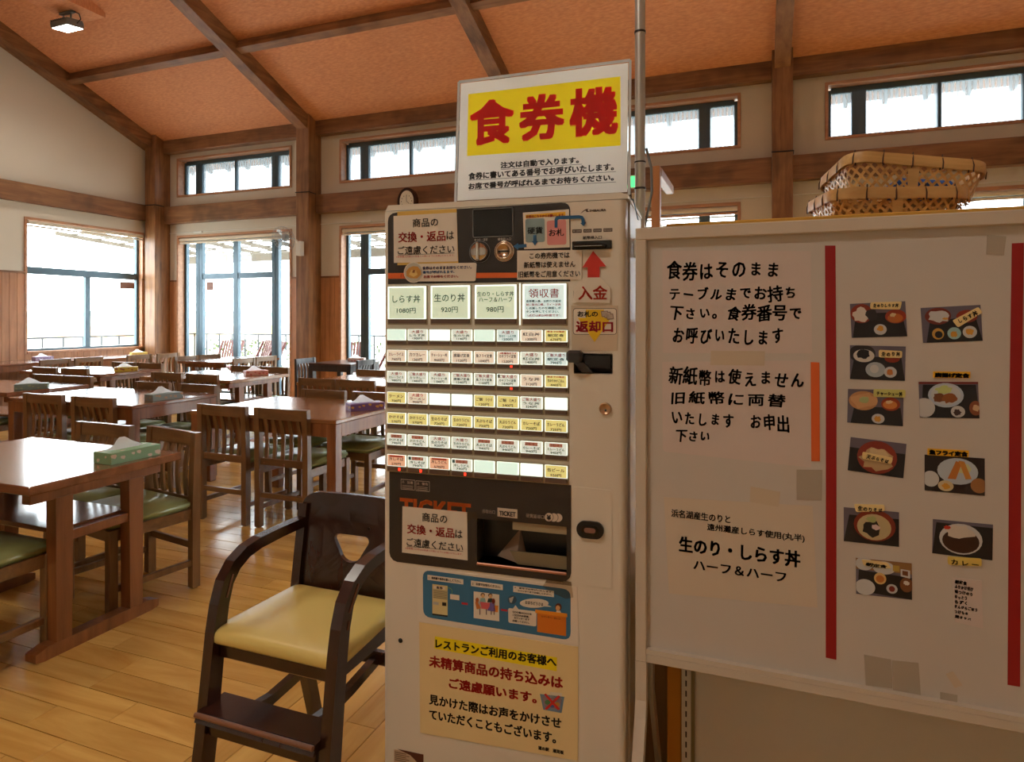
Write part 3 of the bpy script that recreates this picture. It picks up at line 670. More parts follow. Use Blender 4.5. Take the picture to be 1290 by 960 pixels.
g = G(); g.box(-.178, .178, -.165, -.14, .452, .494, bev=.004); g.box(-.178, .178, .14, .165, .452, .494, bev=.004)
for s_ in (-1, 1): g.box(s_ * .178 - .011, s_ * .178 + .011, -.14, .14, .452, .494, bev=.003)
g.build('seat_frame', M['dark'], ch)
# backrest with hand hole, slightly curved and leaning
def backrest():
    bm = bmesh.new(); X0, X1, Z0, Z1 = -.205, .205, .50, .795; r = .05; outer = []
    def arc(cx, cz, a0, a1, n=6): return [(cx + r * math.cos(R(a0 + (a1 - a0) * k / n)), cz + r * math.sin(R(a0 + (a1 - a0) * k / n))) for k in range(n + 1)]
    outer = [(X0 + .01, Z0), (X1 - .01, Z0)] + arc(X1 - r, Z1 - r, 0, 90) + arc(X0 + r, Z1 - r, 90, 180)
    hw, ht, hb, hx = .062, .675, .597, -.024
    def ra(cx, cz, rr, a0, a1, n=4): return [(cx + rr * math.cos(R(a0 + (a1 - a0) * k / n)), cz + rr * math.sin(R(a0 + (a1 - a0) * k / n))) for k in range(n + 1)]
    inner_ = ra(-hw + .014, ht - .014, .014, 90, 205) + ra(0, hb + .040, .043, 200, 340, 8) + ra(hw - .014, ht - .014, .014, -25, 90)
    inner = [(a + hx, b) for a, b in inner_]
    vo = [bm.verts.new((a, 0, b)) for a, b in outer]; vi = [bm.verts.new((a, 0, b)) for a, b in inner]
    eo = [bm.edges.new((vo[k], vo[(k + 1) % len(vo)])) for k in range(len(vo))]; ei = [bm.edges.new((vi[k], vi[(k + 1) % len(vi)])) for k in range(len(vi))]
    bmesh.ops.triangle_fill(bm, edges=eo + ei, use_beauty=True)
    for _ in range(1): bmesh.ops.subdivide_edges(bm, edges=[e for e in bm.edges if e.calc_length() > .09], cuts=2, use_grid_fill=False)
    bmesh.ops.triangulate(bm, faces=bm.faces[:])
    ext = bmesh.ops.extrude_face_region(bm, geom=bm.faces[:])
    nv = [e for e in ext['geom'] if isinstance(e, bmesh.types.BMVert)]
    for v in nv: v.co.y += .014
    for v in bm.verts:
        v.co.y += .028 * (1 - (v.co.x / .205) ** 2) * .9 + (v.co.z - .5) * .15 + 1.640 - oy
    bmesh.ops.recalc_face_normals(bm, faces=bm.faces[:]); g = G(); g.bm(bm, 0, False)
    for x in (-.078, .036): g.lathe([(0, 0), (.006, 0), (.006, .002)], 8, 1, Matrix.Translation((x, 1.6935 - oy, .70)) @ Matrix.Rotation(R(90), 4, 'X'))
    return g.build('backrest', [M['dark'], M['blk']], ch)
backrest()
g = G(); g.box(-.178, .178, .165, .19, .315, .355, bev=.005); g.build('stretcher', M['dark'], ch)
for x in (-.1035, .0825):
    g = G(); g.strip([(x, .175, .325), (x, .05, .308), (x, -.06, .300), (x, -.18, .315)], .022, .028, (1, 0, 0)); g.build('stretcher', M['dark'], ch)
fr_ = empty('footrest'); bpy.data.objects.remove(fr_)
g = G(); g.prism([(-.235, .318), (-.225, .342), (-.135, .342), (-.135, .322)], -.190, .178, 'yz'); f_ = fixn(g.build('footrest', M['dark'], ch))
g = G(); g.tube([(-.188, -.233, .337), (.176, -.233, .337)], .0065, 8); g.build('worn_edge', M['worn'], f_)
g = G(); g.box(-.175, .16, -.205, -.185, .27, .318, bev=.003); g.build('footrest_support', M['dark'], ch)

# ------------------------------------------------------------------ wall fan, clock, detector, ceiling floodlights
M['grey2'] = paint('pale_grey_plastic', (168, 172, 178), .4)
fan = tag(empty('wall_fan', (-6.86, 8.43, 2.47)), 'white wall fan with clear round guard mounted on the second timber pillar', 'fan')
g = G(); g.box(-.05, .05, -.04, .055, -.13, .1, bev=.008); g.build('base', M['white'], fan)
g = G(); g.tube([(0, -.02, .07), (-.03, -.08, .13), (-.07, -.14, .14)], .016, 8); g.build('neck', M['white'], fan)
T = Matrix.Translation((-.12, -.22, .13)) @ Matrix.Rotation(R(8), 4, 'Z') @ Matrix.Rotation(R(112), 4, 'X')
g = G(); g.lathe([(0, -.07), (.05, -.065), (.06, -.02), (.03, .03), (0, .035)], 16, 0, T); g.build('motor', M['grey2'], fan)
M['clearb'] = glass('clear_fan_blade', (.62, .68, .72), .2)
g = G()
for k in range(4):
    a = math.pi / 2 * k
    g.add([(math.cos(a) * .03, math.sin(a) * .03, .03), (math.cos(a) * .17, math.sin(a) * .17, .04), (math.cos(a + .7) * .165, math.sin(a + .7) * .165, .0), (math.cos(a + .9) * .03, math.sin(a + .9) * .03, .015)], [(0, 1, 2, 3)], 0, False, T)
g.build('blades', M['clearb'], fan)
g = G()
for k in range(24):
    a = 2 * math.pi * k / 24; g.tube([T @ Vector((math.cos(a) * r_, math.sin(a) * r_, z_)) for r_, z_ in ((.03, .07), (.12, .065), (.195, .02), (.15, -.05), (.05, -.06))], .0024, 4, 0)
for rr, zz in ((.195, .02), (.12, .065), (.035, .07)): g.tube([T @ Vector((math.cos(2 * math.pi * k / 24) * rr, math.sin(2 * math.pi * k / 24) * rr, zz)) for k in range(25)], .003, 5, 0)
g.build('guard', M['grey2'], fan)
ck = tag(empty('wall_clock', (-5.0, WY - .14, 3.10)), 'small arched wooden wall clock on the tie beam above the ticket machine', 'clock')
def arch(w, h0, h1, n=10): return [(-w, h0), (w, h0)] + [(w * math.cos(math.pi * k / n), h1 * math.sin(math.pi * k / n) ) for k in range(1, n)]
out_ = [(-.15, -.22), (.15, -.22)] + [(.165 * math.cos(math.pi * k / 12), .02 + .21 * math.sin(math.pi * k / 12)) for k in range(13)]
g = G(); g.prism(out_, -.07, 0, 'xz'); fixn(g.build('case', M['dark'], ck))
inn = [(-.11, -.17), (.11, -.17)] + [(.12 * math.cos(math.pi * k / 12), .02 + .165 * math.sin(math.pi * k / 12)) for k in range(13)]
g = G(); g.prism(inn, -.078, -.07, 'xz')
for k in range(12):
    a = math.pi / 6 * k; g.box(math.sin(a) * .09 - .004, math.sin(a) * .09 + .004, -.0795, -.078, math.cos(a) * .09 + .02 - .009, math.cos(a) * .09 + .029, 1)
fixn(g.build('dial', [paint('cream_dial', (220, 214, 196), .5), M['blk']], ck))
g = G(); g.box(-.003, .003, -.082, -.08, .02, .10); g.beam((0, -.081, .02), (.05, -.081, -.02), .006, .002, up=(0, 1, 0)); g.build('hand', M['blk'], ck)
dt = tag(empty('emergency_lamp', (-1.6, WY - .14, 3.165)), 'small glowing green emergency lamp on the tie beam beside the steel pole', 'lamp')
g = G(); g.box(-.1, .1, -.05, 0, -.09, .09, bev=.01); g.build('housing', M['white'], dt); g = G(); g.box(-.085, .085, -.055, -.05, -.075, .075); g.build('face', lit('green_glow', (90, 240, 150), 1.2), dt)
bx = G(); xx0, xx1, yy0, yy1 = -8.85, -8.34, 5.55, 6.25
bx.prism([(yy0, 5.45), (yy1, 5.45), (yy1, ceil_z(yy1) + .01), (yy0, ceil_z(yy0) + .01)], xx0, xx1, 'yz'); fixn(struct(bx.build('ceiling_box', M['ceil']), 'boxed-out block on the ceiling that carries the floodlight'))
def flood(x, y, z, en, label, drop=.2):
    r_ = tag(empty('ceiling_floodlight', (x, y, z)), label, 'lamp', 'ceiling floodlights')
    g = G(); g.box(-.13, .13, -.025, .025, -.03, 0, bev=.004)
    for s_ in (-1, 1): g.box(s_ * .07 - .012, s_ * .07 + .012, -.006, .006, -.14, -.02, bev=.002)
    g.build('bracket', M['grey'], r_)
    T = Matrix.Translation((0, 0, -.18)) @ Matrix.Rotation(R(8), 4, 'X')
    g = G(); g.box(-.16, .16, -.12, .12, -.04, .035, 0, .006, T)
    for k in range(9): g.box(-.15 + k * .037, -.145 + k * .037, -.115, .115, .035, .06, 0, 0, T)
    g.build('housing', M['grey'], r_)
    g = G(); g.box(-.145, .145, -.105, .105, -.046, -.04, 0, 0, T); g.build('lens', lit('floodlight_led', (255, 250, 240), 25), r_)
    g = G(); g.tube([(.16, .02, -.17), (.22, .03, -.12), (.2, .02, -.05), (.12, .01, -.01)], .007, 6); g.build('cable', M['blk'], r_)
    l = lamp('floodlight_beam', 'SPOT', (x, y, z - .25), en, (1, .93, .82), shadow_soft_size=.12, spot_size=R(150), spot_blend=.8); l.parent = None
flood(-8.66, 5.95, 5.45, 110, 'ceiling floodlight glowing white under the boxed-out block')
flood(-4.2, 4.4, ceil_z(4.4) - .0, 110, 'ceiling floodlight just above the top edge of the picture')
flood(1.8, 4.6, ceil_z(4.6), 40, 'added unseen floodlight brightening the right side of the hall')  # extra floodlight added out of view to light the right side
for i, (p, e) in enumerate(FILL_LAMPS):  # added fill lights; housings and hangers made up with them
    f_ = tag(empty('fill_lamp', p), ['added fill lamp behind the camera, out of view', 'added fill lamp over the tables on the left, out of view', 'added fill lamp over the shop side, out of view'][i], 'lamp')
    g = G(); g.box(-.6, .6, -.12, .12, 0, .05, bev=.01); g.tube([(-.4, 0, .05), (-.4, 0, ceil_z(p[1]) - p[2] - .01)], .006, 6); g.tube([(.4, 0, .05), (.4, 0, ceil_z(p[1]) - p[2] - .01)], .006, 6); g.build('housing', M['white'], f_)
    l = lamp('fill_lamp_light', 'AREA', (p[0], p[1], p[2] - .02), e, (1, .93, .80), shape='RECTANGLE', size=1.15, size_y=.2)
# ------------------------------------------------------------------ flat print (paper, stickers, lettering)
_gc = {}
def glyph(s):
    if s not in _gc:
        c = bpy.data.curves.new('t', 'FONT'); c.body = s; c.resolution_u = 2; c.fill_mode = 'FRONT'
        o = bpy.data.objects.new('t', c); me = bpy.data.meshes.new_from_object(o)
        _gc[s] = ([(v.co.x, v.co.y) for v in me.vertices], [tuple(p.vertices) for p in me.polygons])
        bpy.data.objects.remove(o); bpy.data.curves.remove(c); bpy.data.meshes.remove(me)
    return _gc[s]
def line_shape(s, hand=None):
    if not hand: return glyph(s)
    rn = random.Random(hand); vs_, fs = [], []; x = 0
    for ch in s:
        if ch in ' 　': x += 1.0 if ch == '　' else .5; continue
        v, f = glyph(ch)
        a = R(rn.uniform(-7, 7)); k = rn.uniform(.82, 1.06); dy = rn.uniform(-.06, .06); sh = rn.uniform(-.05, .16)
        w = max(p[0] for p in v) if v else .5; b = len(vs_)
        if ord(ch) > 0x3040 and ord(ch) < 0x30ff: k *= .86
        for p in v:
            X, Y = (p[0] - .5) * k, (p[1] - .38) * k; X += sh * Y
            vs_.append((x + .5 + X * math.cos(a) - Y * math.sin(a), .38 + dy + X * math.sin(a) + Y * math.cos(a)))
        fs += [tuple(i + b for i in q) for q in f]; x += (max(w, .5) if ord(ch) < 256 else 1.0) * .98
    return vs_, fs
class Plane:
    """vertical plane through P (x, y) with direction angle a; local axes: x along it, -y outwards, z up"""
    def __init__(s, P, a): s.P = P; s.a = a; s.u = (math.cos(a), math.sin(a)); s.n = (-math.sin(a), math.cos(a))
    def __call__(s, px, py):
        r = ray(px, py); d = (s.P[0] * s.n[0] + s.P[1] * s.n[1]) / (r[0] * s.n[0] + r[1] * s.n[1])
        return ((r[0] * d - s.P[0]) * s.u[0] + (r[1] * d - s.P[1]) * s.u[1], H + r[2] * d)
class Print:
    def __init__(s, plane): s.g = G(); s.pl = plane; s.mats = []; s.o = None
    def mi(s, m):
        if m not in s.mats: s.mats.append(m)
        return s.mats.index(m)
    def uv(s, pts): return [s.pl(*p) for p in pts]
    def sheet(s, pts, m, th=.0006):
        q = s.uv(pts); s.o = s.o or (min(p[0] for p in q), min(p[1] for p in q)); s.g.prism(q, -th, 0, 'xz', s.mi(m)); s.th = th; return s
    def poly(s, pts, m, lay=1):
        q = s.uv(pts); s.g.add([(a, -s.th - .00025 * lay, b) for a, b in q], [tuple(range(len(q)))], s.mi(m)); return s
    def raw(s, q, m, lay=1):
        s.g.add([(a, -s.th - .00025 * lay, b) for a, b in q], [tuple(range(len(q)))], s.mi(m)); return s
    def text(s, t, x0, x1, yt, yb, m, lay=3, bold=0, hand=None, rot=0):
        (u0, zt), (_, zb) = s.pl(x0, yt), s.pl(x0, yb); u1 = s.pl(x1, yt)[0]
        return s.rtext(t, u0, u1, zt, zb, m, lay, bold, hand, rot)
    def rtext(s, t, u0, u1, zt, zb, m, lay=3, bold=0, hand=None, rot=0):
        v, f = line_shape(t, hand)
        if not v: return s
        ax, bx_, ay, by = min(p[0] for p in v), max(p[0] for p in v), min(p[1] for p in v), max(p[1] for p in v)
        sx, sy = (u1 - u0) / max(1e-6, bx_ - ax), (zt - zb) / max(1e-6, by - ay); cu, cz = (u0 + u1) / 2, (zt + zb) / 2; ca, sa = math.cos(R(rot)), math.sin(R(rot))
        offs = [(0, 0)] + ([(bold * .9 * a_, bold * .7 * b_) for a_ in (-1, 0, 1) for b_ in (-1, 0, 1) if a_ or b_] if bold else [])
        for dx, dz in offs:
            q = []
            for p in v:
                X, Z = u0 + (p[0] - ax) * sx + dx - cu, zb + (p[1] - ay) * sy + dz - cz
                q.append((cu + X * ca - Z * sa, -s.th - .00025 * lay, cz + X * sa + Z * ca))
            s.g.add(q, f, s.mi(m))
        return s
    def build(s, name, label=None, cat=None, group=None, parent=None):
        o_ = s.o or (0, 0)
        if parent is not None:
            ob = s.g.build(name, s.mats, parent)
            if 'letter' in name or 'print' in name: ob['kind'] = 'stuff'
            return ob
        s.g.v = [(a - o_[0], b, c - o_[1]) for a, b, c in s.g.v]
        pl = s.pl; ob = s.g.build(name, s.mats, None, (pl.P[0] + pl.u[0] * o_[0], pl.P[1] + pl.u[1] * o_[0], o_[1]), (0, 0, pl.a))
        return tag(ob, label, cat, group)
def rrect(pts4, r, n=4):
    """rounded quad in pixels, corners TL TR BR BL"""
    out = []
    for i in range(4):
        p = Vector(pts4[i]); a = Vector(pts4[i - 1]); b = Vector(pts4[(i + 1) % 4]); da = (a - p).normalized() * r; db = (b - p).normalized() * r
        for k in range(n + 1):
            t = k / n; out.append(tuple(p + da * (1 - t) ** 2 + db * t ** 2))
    return out
def ell(cx, cy, rx, ry, n=20, a0=0, a1=360): return [(cx + rx * math.cos(R(a0 + (a1 - a0) * k / n)), cy + ry * math.sin(R(a0 + (a1 - a0) * k / n))) for k in range(n)]
_pc = {}
def ink(c, rough=.45):
    if c not in _pc: _pc[c] = paint('ink_%02x%02x%02x' % c, c, rough, .02)
    return _pc[c]
PAPER, BLACKI, REDI, CREAM = (232, 222, 206), (28, 24, 24), (190, 34, 36), (238, 214, 150)
# ------------------------------------------------------------------ ticket machine
MA = R(4.2); MP0 = (-.875, 1.389); MW = .600; mp = Plane(MP0, MA); MTOP = 1.626; MD = .32
BODY = paint('machine_cream_enamel', (228, 220, 204), .35, .02, coat=.2)
PANEL = paint('machine_dark_panel', (52, 46, 44), .25, .05)
mc = tag(empty('ticket_machine', (MP0[0], MP0[1], 0), MA), 'tall cream food ticket vending machine with rows of lit menu buttons', 'ticket machine')
def mpart(name, g, mats, parent=None):
    o = g.build(name, mats, parent or mc); return o
# tray opening in local coordinates
tu0, tz1 = mp(601, 652.8); tu1 = mp(714, 664.6)[0]; tz0 = mp(601, 708.6)[1]; tz1 = mp(601, 652.8)[1]
bu0, bz1 = mp(723, 445.5); bu1 = mp(771, 445)[0]; bz0 = mp(723, 469.5)[1]
r = .014; DT = .05
def sect(x0, x1, rl, rr):
    p = []
    p += [(x0 + r - r * math.cos(R(k * 15)), r - r * math.sin(R(k * 15))) for k in range(7)] if rl else [(x0, 0)]
    p += [(x1 - r + r * math.sin(R(k * 15)), r - r * math.cos(R(k * 15))) for k in range(7)] if rr else [(x1, 0)]
    return p + [(x1, DT), (x0, DT)]
g = G()
def slab(x0, x1, z0, z1, rl, rr): g.prism(sect(x0, x1, rl, rr), z0, z1, 'xy', 0)
slab(0, MW, .05, tz0, 1, 1); slab(0, tu0, tz0, tz1, 1, 0); slab(tu1, MW, tz0, tz1, 0, 1)
slab(0, MW, tz1, bz0, 1, 1); slab(0, bu0, bz0, bz1, 1, 0); slab(bu1, MW, bz0, bz1, 0, 1); slab(0, MW, bz1, MTOP - .012, 1, 1)
door = fixn(mpart('front_door', g, BODY))
g = G()
g.prism([(0.004, MTOP - .010), (MW + .006, MTOP - .010), (MW + .006, MTOP - .002), (MW - .01, MTOP + .004), (.012, MTOP + .004)], .004, MD, 'xz'); g.box(.006, MW + .004, DT + .008, MD, .05, MTOP - .01)
fixn(mpart('cabinet', g, BODY))
g = G(); g.box(.004, MW - .002, .03, MD - .002, .05, MTOP - .006); mpart('dark_gap_lining', G().box(.01, MW - .002, DT, DT + .008, .05, MTOP - .012), M['blk'])
mpart('plinth', G().box(.02, MW - .02, .03, MD - .03, 0, .05), M['blk'])
g = G(); g.box(MW + .006, MW + .016, .10, .125, 1.492, 1.538, bev=.002); mpart('side_latch', g, M['chrome'])
# printed dark panels on the front
def decal(name, polys, mats_texts, parent=door, th=.0012):
    pass
P = Print(mp); P.th = 0
P.sheet(rrect([(489, 268.5), (718.5, 254.8), (718.5, 354.6), (489, 358)], 11)[0:10] + [(718.5, 354.6), (489, 358)], PANEL, .0012)
P.poly([(489, 344), (718.5, 343.3), (718.5, 349.6), (489, 351.2)], ink((232, 108, 40)))
P.text('ﾎﾟｲﾝﾄ', 505, 512, 344.8, 350, BLK_ := ink(BLACKI), bold=0)
up = P.build('upper_panel', parent=mc)
# display window
g = G(); a, b = mp(597, 264.8), mp(646, 298); g.box(a[0], b[0], -.003, 0, mp(597, 298.6)[1], a[1], 0, .0015)
dsp = mpart('display', g, M['blk_gloss'], up)
g = G(); e_ = .002; z0_, z1_ = mp(597, 298.6)[1], a[1]
for q in ((a[0] - e_, a[0], z0_, z1_), (b[0], b[0] + e_, z0_, z1_), (a[0], b[0], z1_, z1_ + e_), (a[0], b[0], z0_ - e_, z0_)): g.box(q[0], q[1], -.004, 0, q[2], q[3])
mpart('display_rim', g, M['grey'], up)
P = Print(mp); P.th = .0012; wt = ink((214, 206, 196))
P.text('おつり・返却', 598, 614.5, 300.8, 304, wt); P.text('硬貨投入口', 627.4, 644, 299.8, 303.4, wt); P.build('panel_lettering', parent=up)
u, z = mp(604.5, 317.4); TT = Matrix.Translation((u, 0, z)) @ Matrix.Rotation(R(90), 4, 'X')
g = G(); g.lathe([(.0, .013), (.018, .013), (.0215, .010), (.0225, 0)], 24, 0, TT); g.box(u - .004, u + .004, -.022, -.01, z - .021, z + .021, 0, .002); g.lathe([(.0235, 0), (.0265, .002), (.0265, 0)], 24, 1, TT); mpart('return_knob', g, [M['chrome'], M['grey']])
u, z = mp(635.4, 316.7); TT = Matrix.Translation((u, 0, z)) @ Matrix.Rotation(R(90), 4, 'X')
g = G(); g.lathe([(0, .004), (.014, .004), (.0145, .007), (.0175, .008), (.0215, .006), (.0225, 0)], 28, 0, TT); g.box(u - .012, u + .012, -.0052, -.004, z - .0016, z + .0016, 1)
g.lathe([(.0225, .003), (.0245, .003), (.0245, 0)], 28, 0, TT); mpart('coin_slot', g, [paint('warm_nickel', (206, 184, 160), .25, .03, metal=.9), M['blk']])
# bill slot, badges, lettering, logo
u0, z1 = mp(721, 304.2); u1 = mp(771, 304)[0]; z0 = mp(721, 315.2)[1]
g = G(); g.box(u0, u1, -.004, 0, z0, z1, 0, .0015); g.box(u0 + .004, u1 - .012, -.016, -.003, z0 + .003, z1 - .008, 0, .003); g.box(u0 + .008, u1 - .02, -.0168, -.016, (z0 + z1) / 2 - .0035, (z0 + z1) / 2 - .0025, 1); mpart('bill_slot', g, [M['blk_gloss'], M['chrome']])
P = Print(mp); P.th = 0; bk = ink(BLACKI); br = ink((84, 66, 54))
for (x0, x1, t) in ((721, 732.8, '¥1000'), (735, 745.3, '¥2000'), (747.4, 758, '¥5000'), (760.2, 771.5, '¥10000')):
    y = 289.2 - (x0 - 721) * .036; P.poly([(x0, y), (x1, y - .4), (x1, y + 4), (x0, y + 4.4)], br); P.text(t, x0 + 1, x1 - 1, y + 1.1, y + 3.3, wt)
P.text('紙幣挿入口', 734.4, 758, 297.6, 301.8, bk, bold=.0002); P.text('紙幣返却口', 734.6, 758.6, 435, 439, bk, bold=.0003)
P.text('SHIBAURA', 742.6, 763.4, 264.2, 267, br, bold=.0003)
P.poly([(731, 269.6), (734, 266), (738.5, 263.2), (742, 263), (740, 264.4), (742.4, 267), (739, 267.2), (737.4, 265.2), (734.5, 267)], br)
P.text('返却ボタン', 732, 755.8, 649.3, 654.3, bk, bold=.0002); P.text('RETURN', 736, 751, 688.6, 692.4, bk, bold=.0005)
P.poly([(738.8, 681.5), (745, 681.5), (745, 683), (740.5, 683), (740.5, 685.2), (745, 685.2), (745, 684), (748.5, 686), (745, 688), (745, 686.8), (738.8, 686.4)], bk)
P.text('領収書', 722.2, 724.2, 366, 376.6, bk); P.build('front_lettering', parent=mc)
P = Print(mp); P.sheet(rrect([(721, 612.5), (771, 617.5), (771, 741), (721, 735)], 4), BODY, .0015); P.build('service_plate', parent=mc)
g = G(); g.box(bu0, bu1, .045, .05, bz0, bz1); g.box(bu0, bu1, 0, .05, bz0 - .002, bz0); g.box(bu0, bu1, 0, .05, bz1, bz1 + .002); g.box(bu0 - .002, bu0, 0, .05, bz0, bz1); g.box(bu1, bu1 + .002, 0, .05, bz0, bz1)
cav = mpart('bill_return_slot', g, M['blk'])
u0, z1 = mp(715.6, 440.8); u1 = mp(735.5, 441)[0]; z0 = mp(715.6, 455.8)[1]
g = G(); g.box(u0, u1, -.028, .0, z0, z1, 0, .006); g.prism([(u0 + .012, z0), (u1, z0), (u1 + .022, bz0 + .001), (u1 - .003, bz0 + .001)], -.004, .03, 'xz'); mpart('lever', g, paint('dark_grey_lever', (58, 54, 52), .3), cav)
g = G(); g.box(u1, bu1 - .004, .002, .03, bz0 + .012, z1 - .012); mpart('flap', g, M['blk'], cav)
u, z = mp(762.5, 515); TT = Matrix.Translation((u, 0, z)) @ Matrix.Rotation(R(90), 4, 'X')
g = G(); g.lathe([(0, .003), (.010, .003), (.011, .005), (.0135, .005), (.0145, 0)], 20, 0, TT); g.box(u - .001, u + .003, -.0038, -.003, z - .005, z - .001, 1); mpart('lock', g, [paint('brass_lock', (196, 164, 130), .3, .03, metal=.6), M['blk']])
u, z = mp(504.5, 807); TT = Matrix.Translation((u, 0, z)) @ Matrix.Rotation(R(90), 4, 'X'); mpart('bolt_cap', G().lathe([(0, .002), (.005, .002), (.006, 0)], 12, 0, TT), M['blk'])
# menu buttons
LITC = {'g': ((206, 220, 190), .62), 'w': ((238, 246, 238), .98), 'm': ((208, 232, 216), .85), 'y': ((222, 208, 128), .66), 'b': ((226, 208, 184), .66), 'o': ((232, 176, 140), .6), 'p': ((214, 220, 204), .70), 'c': ((206, 226, 220), .72)}
LM = {k: lit('backlit_label_' + k, c, s_) for k, (c, s_) in LITC.items()}
EDGE = lit('backlit_edge', (236, 250, 236), 1.05); KEY = paint('brown_button_bar', (104, 82, 66), .3, .04); RIMM = paint('clear_button_rim', (170, 154, 124), .2, .04)
txk, txr = ink((66, 74, 66)), ink((214, 62, 54)); HI = ink((222, 86, 66)); led = lit('red_led', (255, 50, 30), 2.5)
def button(x0, x1, yt, ym, yb, col, lines, led_on=False, big=False):
    (u0, z1), (u1, _) = mp(x0, yt), mp(x1, yt); zm = mp(x0, ym)[1]; z0 = mp(x0, yb)[1]
    g = G(); e = .0022; g.box(u0 - e, u1 + e, -.003, 0, z0 - e, z1 + e * .6, 0, .001)
    g.box(u0, u1, -.0062, -.003, zm, z1, 1, .001)
    k = .0022 if not big else .005
    if col != 'w': g.box(u0 + k, u1 - k, -.0068, -.0062, zm + .0015, z1 - k * .7 if big else z1 - .0006, 2)
    g.box(u0 + .0008, u1 - .0008, -.0075, -.003, z0 + .001, zm - .0006, 3, .0012)
    if led_on: g.box(u0 + (u1 - u0) * .62, u0 + (u1 - u0) * .72, -.0082, -.0075, z0 + .003, zm - .003, 4)
    o = mpart('menu_button', g, [RIMM, EDGE, LM[col], KEY, led])
    if lines:
        P = Print(mp); P.th = .007; hgt = z1 - zm
        for (t, fx0, fx1, fy0, fy1, kk) in lines:
            m_ = {'k': txk, 'r': txr}.get(kk, txk); ua, ub = u0 + (u1 - u0) * fx0, u0 + (u1 - u0) * fx1; za, zb = z1 - hgt * fy0, z1 - hgt * fy1
            if kk == 'R': P.raw([(ua, za), (ub, za), (ub, zb), (ua, zb)], HI, 1); P.rtext(t, ua + .0006, ub - .0006, za - .0006, zb + .0006, ink((250, 220, 200)), 2)
            elif kk == 'S': P.raw([(ua, za), (ub, za), (ub, zb), (ua, zb)], HI, 1)
            elif kk == 'B': P.raw([(ua, za), (ub, za), (ub, zb), (ua, zb)], ink((90, 120, 120)), 1)
            else: P.rtext(t, ua, ub, za, zb, m_, 2, bold=.00018)
        P.build('button_print', parent=o)
    return o
big = [(489.7, 537.8, 361.2, 402, 408, 'g', [('しらす丼', .14, .86, .27, .50, 'k'), ('1080円', .25, .74, .66, .82, 'k')]),
       (543.6, 593, 360.2, 401.6, 408, 'g', [('生のり丼', .10, .88, .25, .49, 'k'), ('920円', .28, .70, .64, .81, 'k')]),
       (599, 651.5, 359.2, 401.6, 408.4, 'g', [('生のり・しらす丼', .07, .94, .20, .34, 'k'), ('ハーフ＆ハーフ', .11, .90, .37, .50, 'k'), ('980円', .29, .70, .64, .81, 'k')]),
       (659, 714, 358, 401.5, 409, 'c', [('領収書', .15, .84, .14, .40, 'r'), ('食券購入後、お釣りの返却', .09, .88, .46, .53, 'k'), ('前に取出口横、ライトが赤', .09, .88, .56, .63, 'r'), ('く点滅したのを確認しボ', .09, .88, .66, .73, 'k'), ('タンを押してください。', .09, .84, .76, .83, 'k'), ('（点灯は約20秒間です）', .12, .86, .87, .94, 'r')])]
for b_ in big: button(*b_, big=True)
P = Print(mp); P.th = .0; P.poly([(654.2, 357), (655.8, 357), (655.8, 409.5), (654.2, 409.5)], EDGE); P.build('light_leak_gap', parent=mc)
cols = [(488.9, 512.8), (514.8, 540), (541.8, 567.7), (569.7, 595.9), (598, 624.2), (626.8, 654.5), (656.3, 684.3), (686.9, 715.5)]
rows = [(414.6, 428.5, 433.8), (440.5, 455.3, 460.6), (467, 481.2, 486.8), (493, 507.2, 513), (519, 533, 539), (545.2, 559.5, 565.5), (571.5, 586, 592.5)]
O = '大盛り'; GO = 'ご飯大盛り'; MZ = '麺増量'
def n1(t, p): return [(t, .12, .88, .22, .50, 'k'), (p, .26, .74, .66, .90, 'k')]
def n2(a, t, p, k='r'): return [(a, .22 if len(a) < 5 else .1, .78 if len(a) < 5 else .9, .08, .34, k), (t, .12, .88, .42, .64, 'k'), (p, .26, .74, .70, .92, 'k')]
def n3(t, p): return [('朝までの限定', .12, .88, .05, .20, 'r'), (t, .14, .86, .32, .56, 'k'), (p, .26, .74, .68, .90, 'k')]
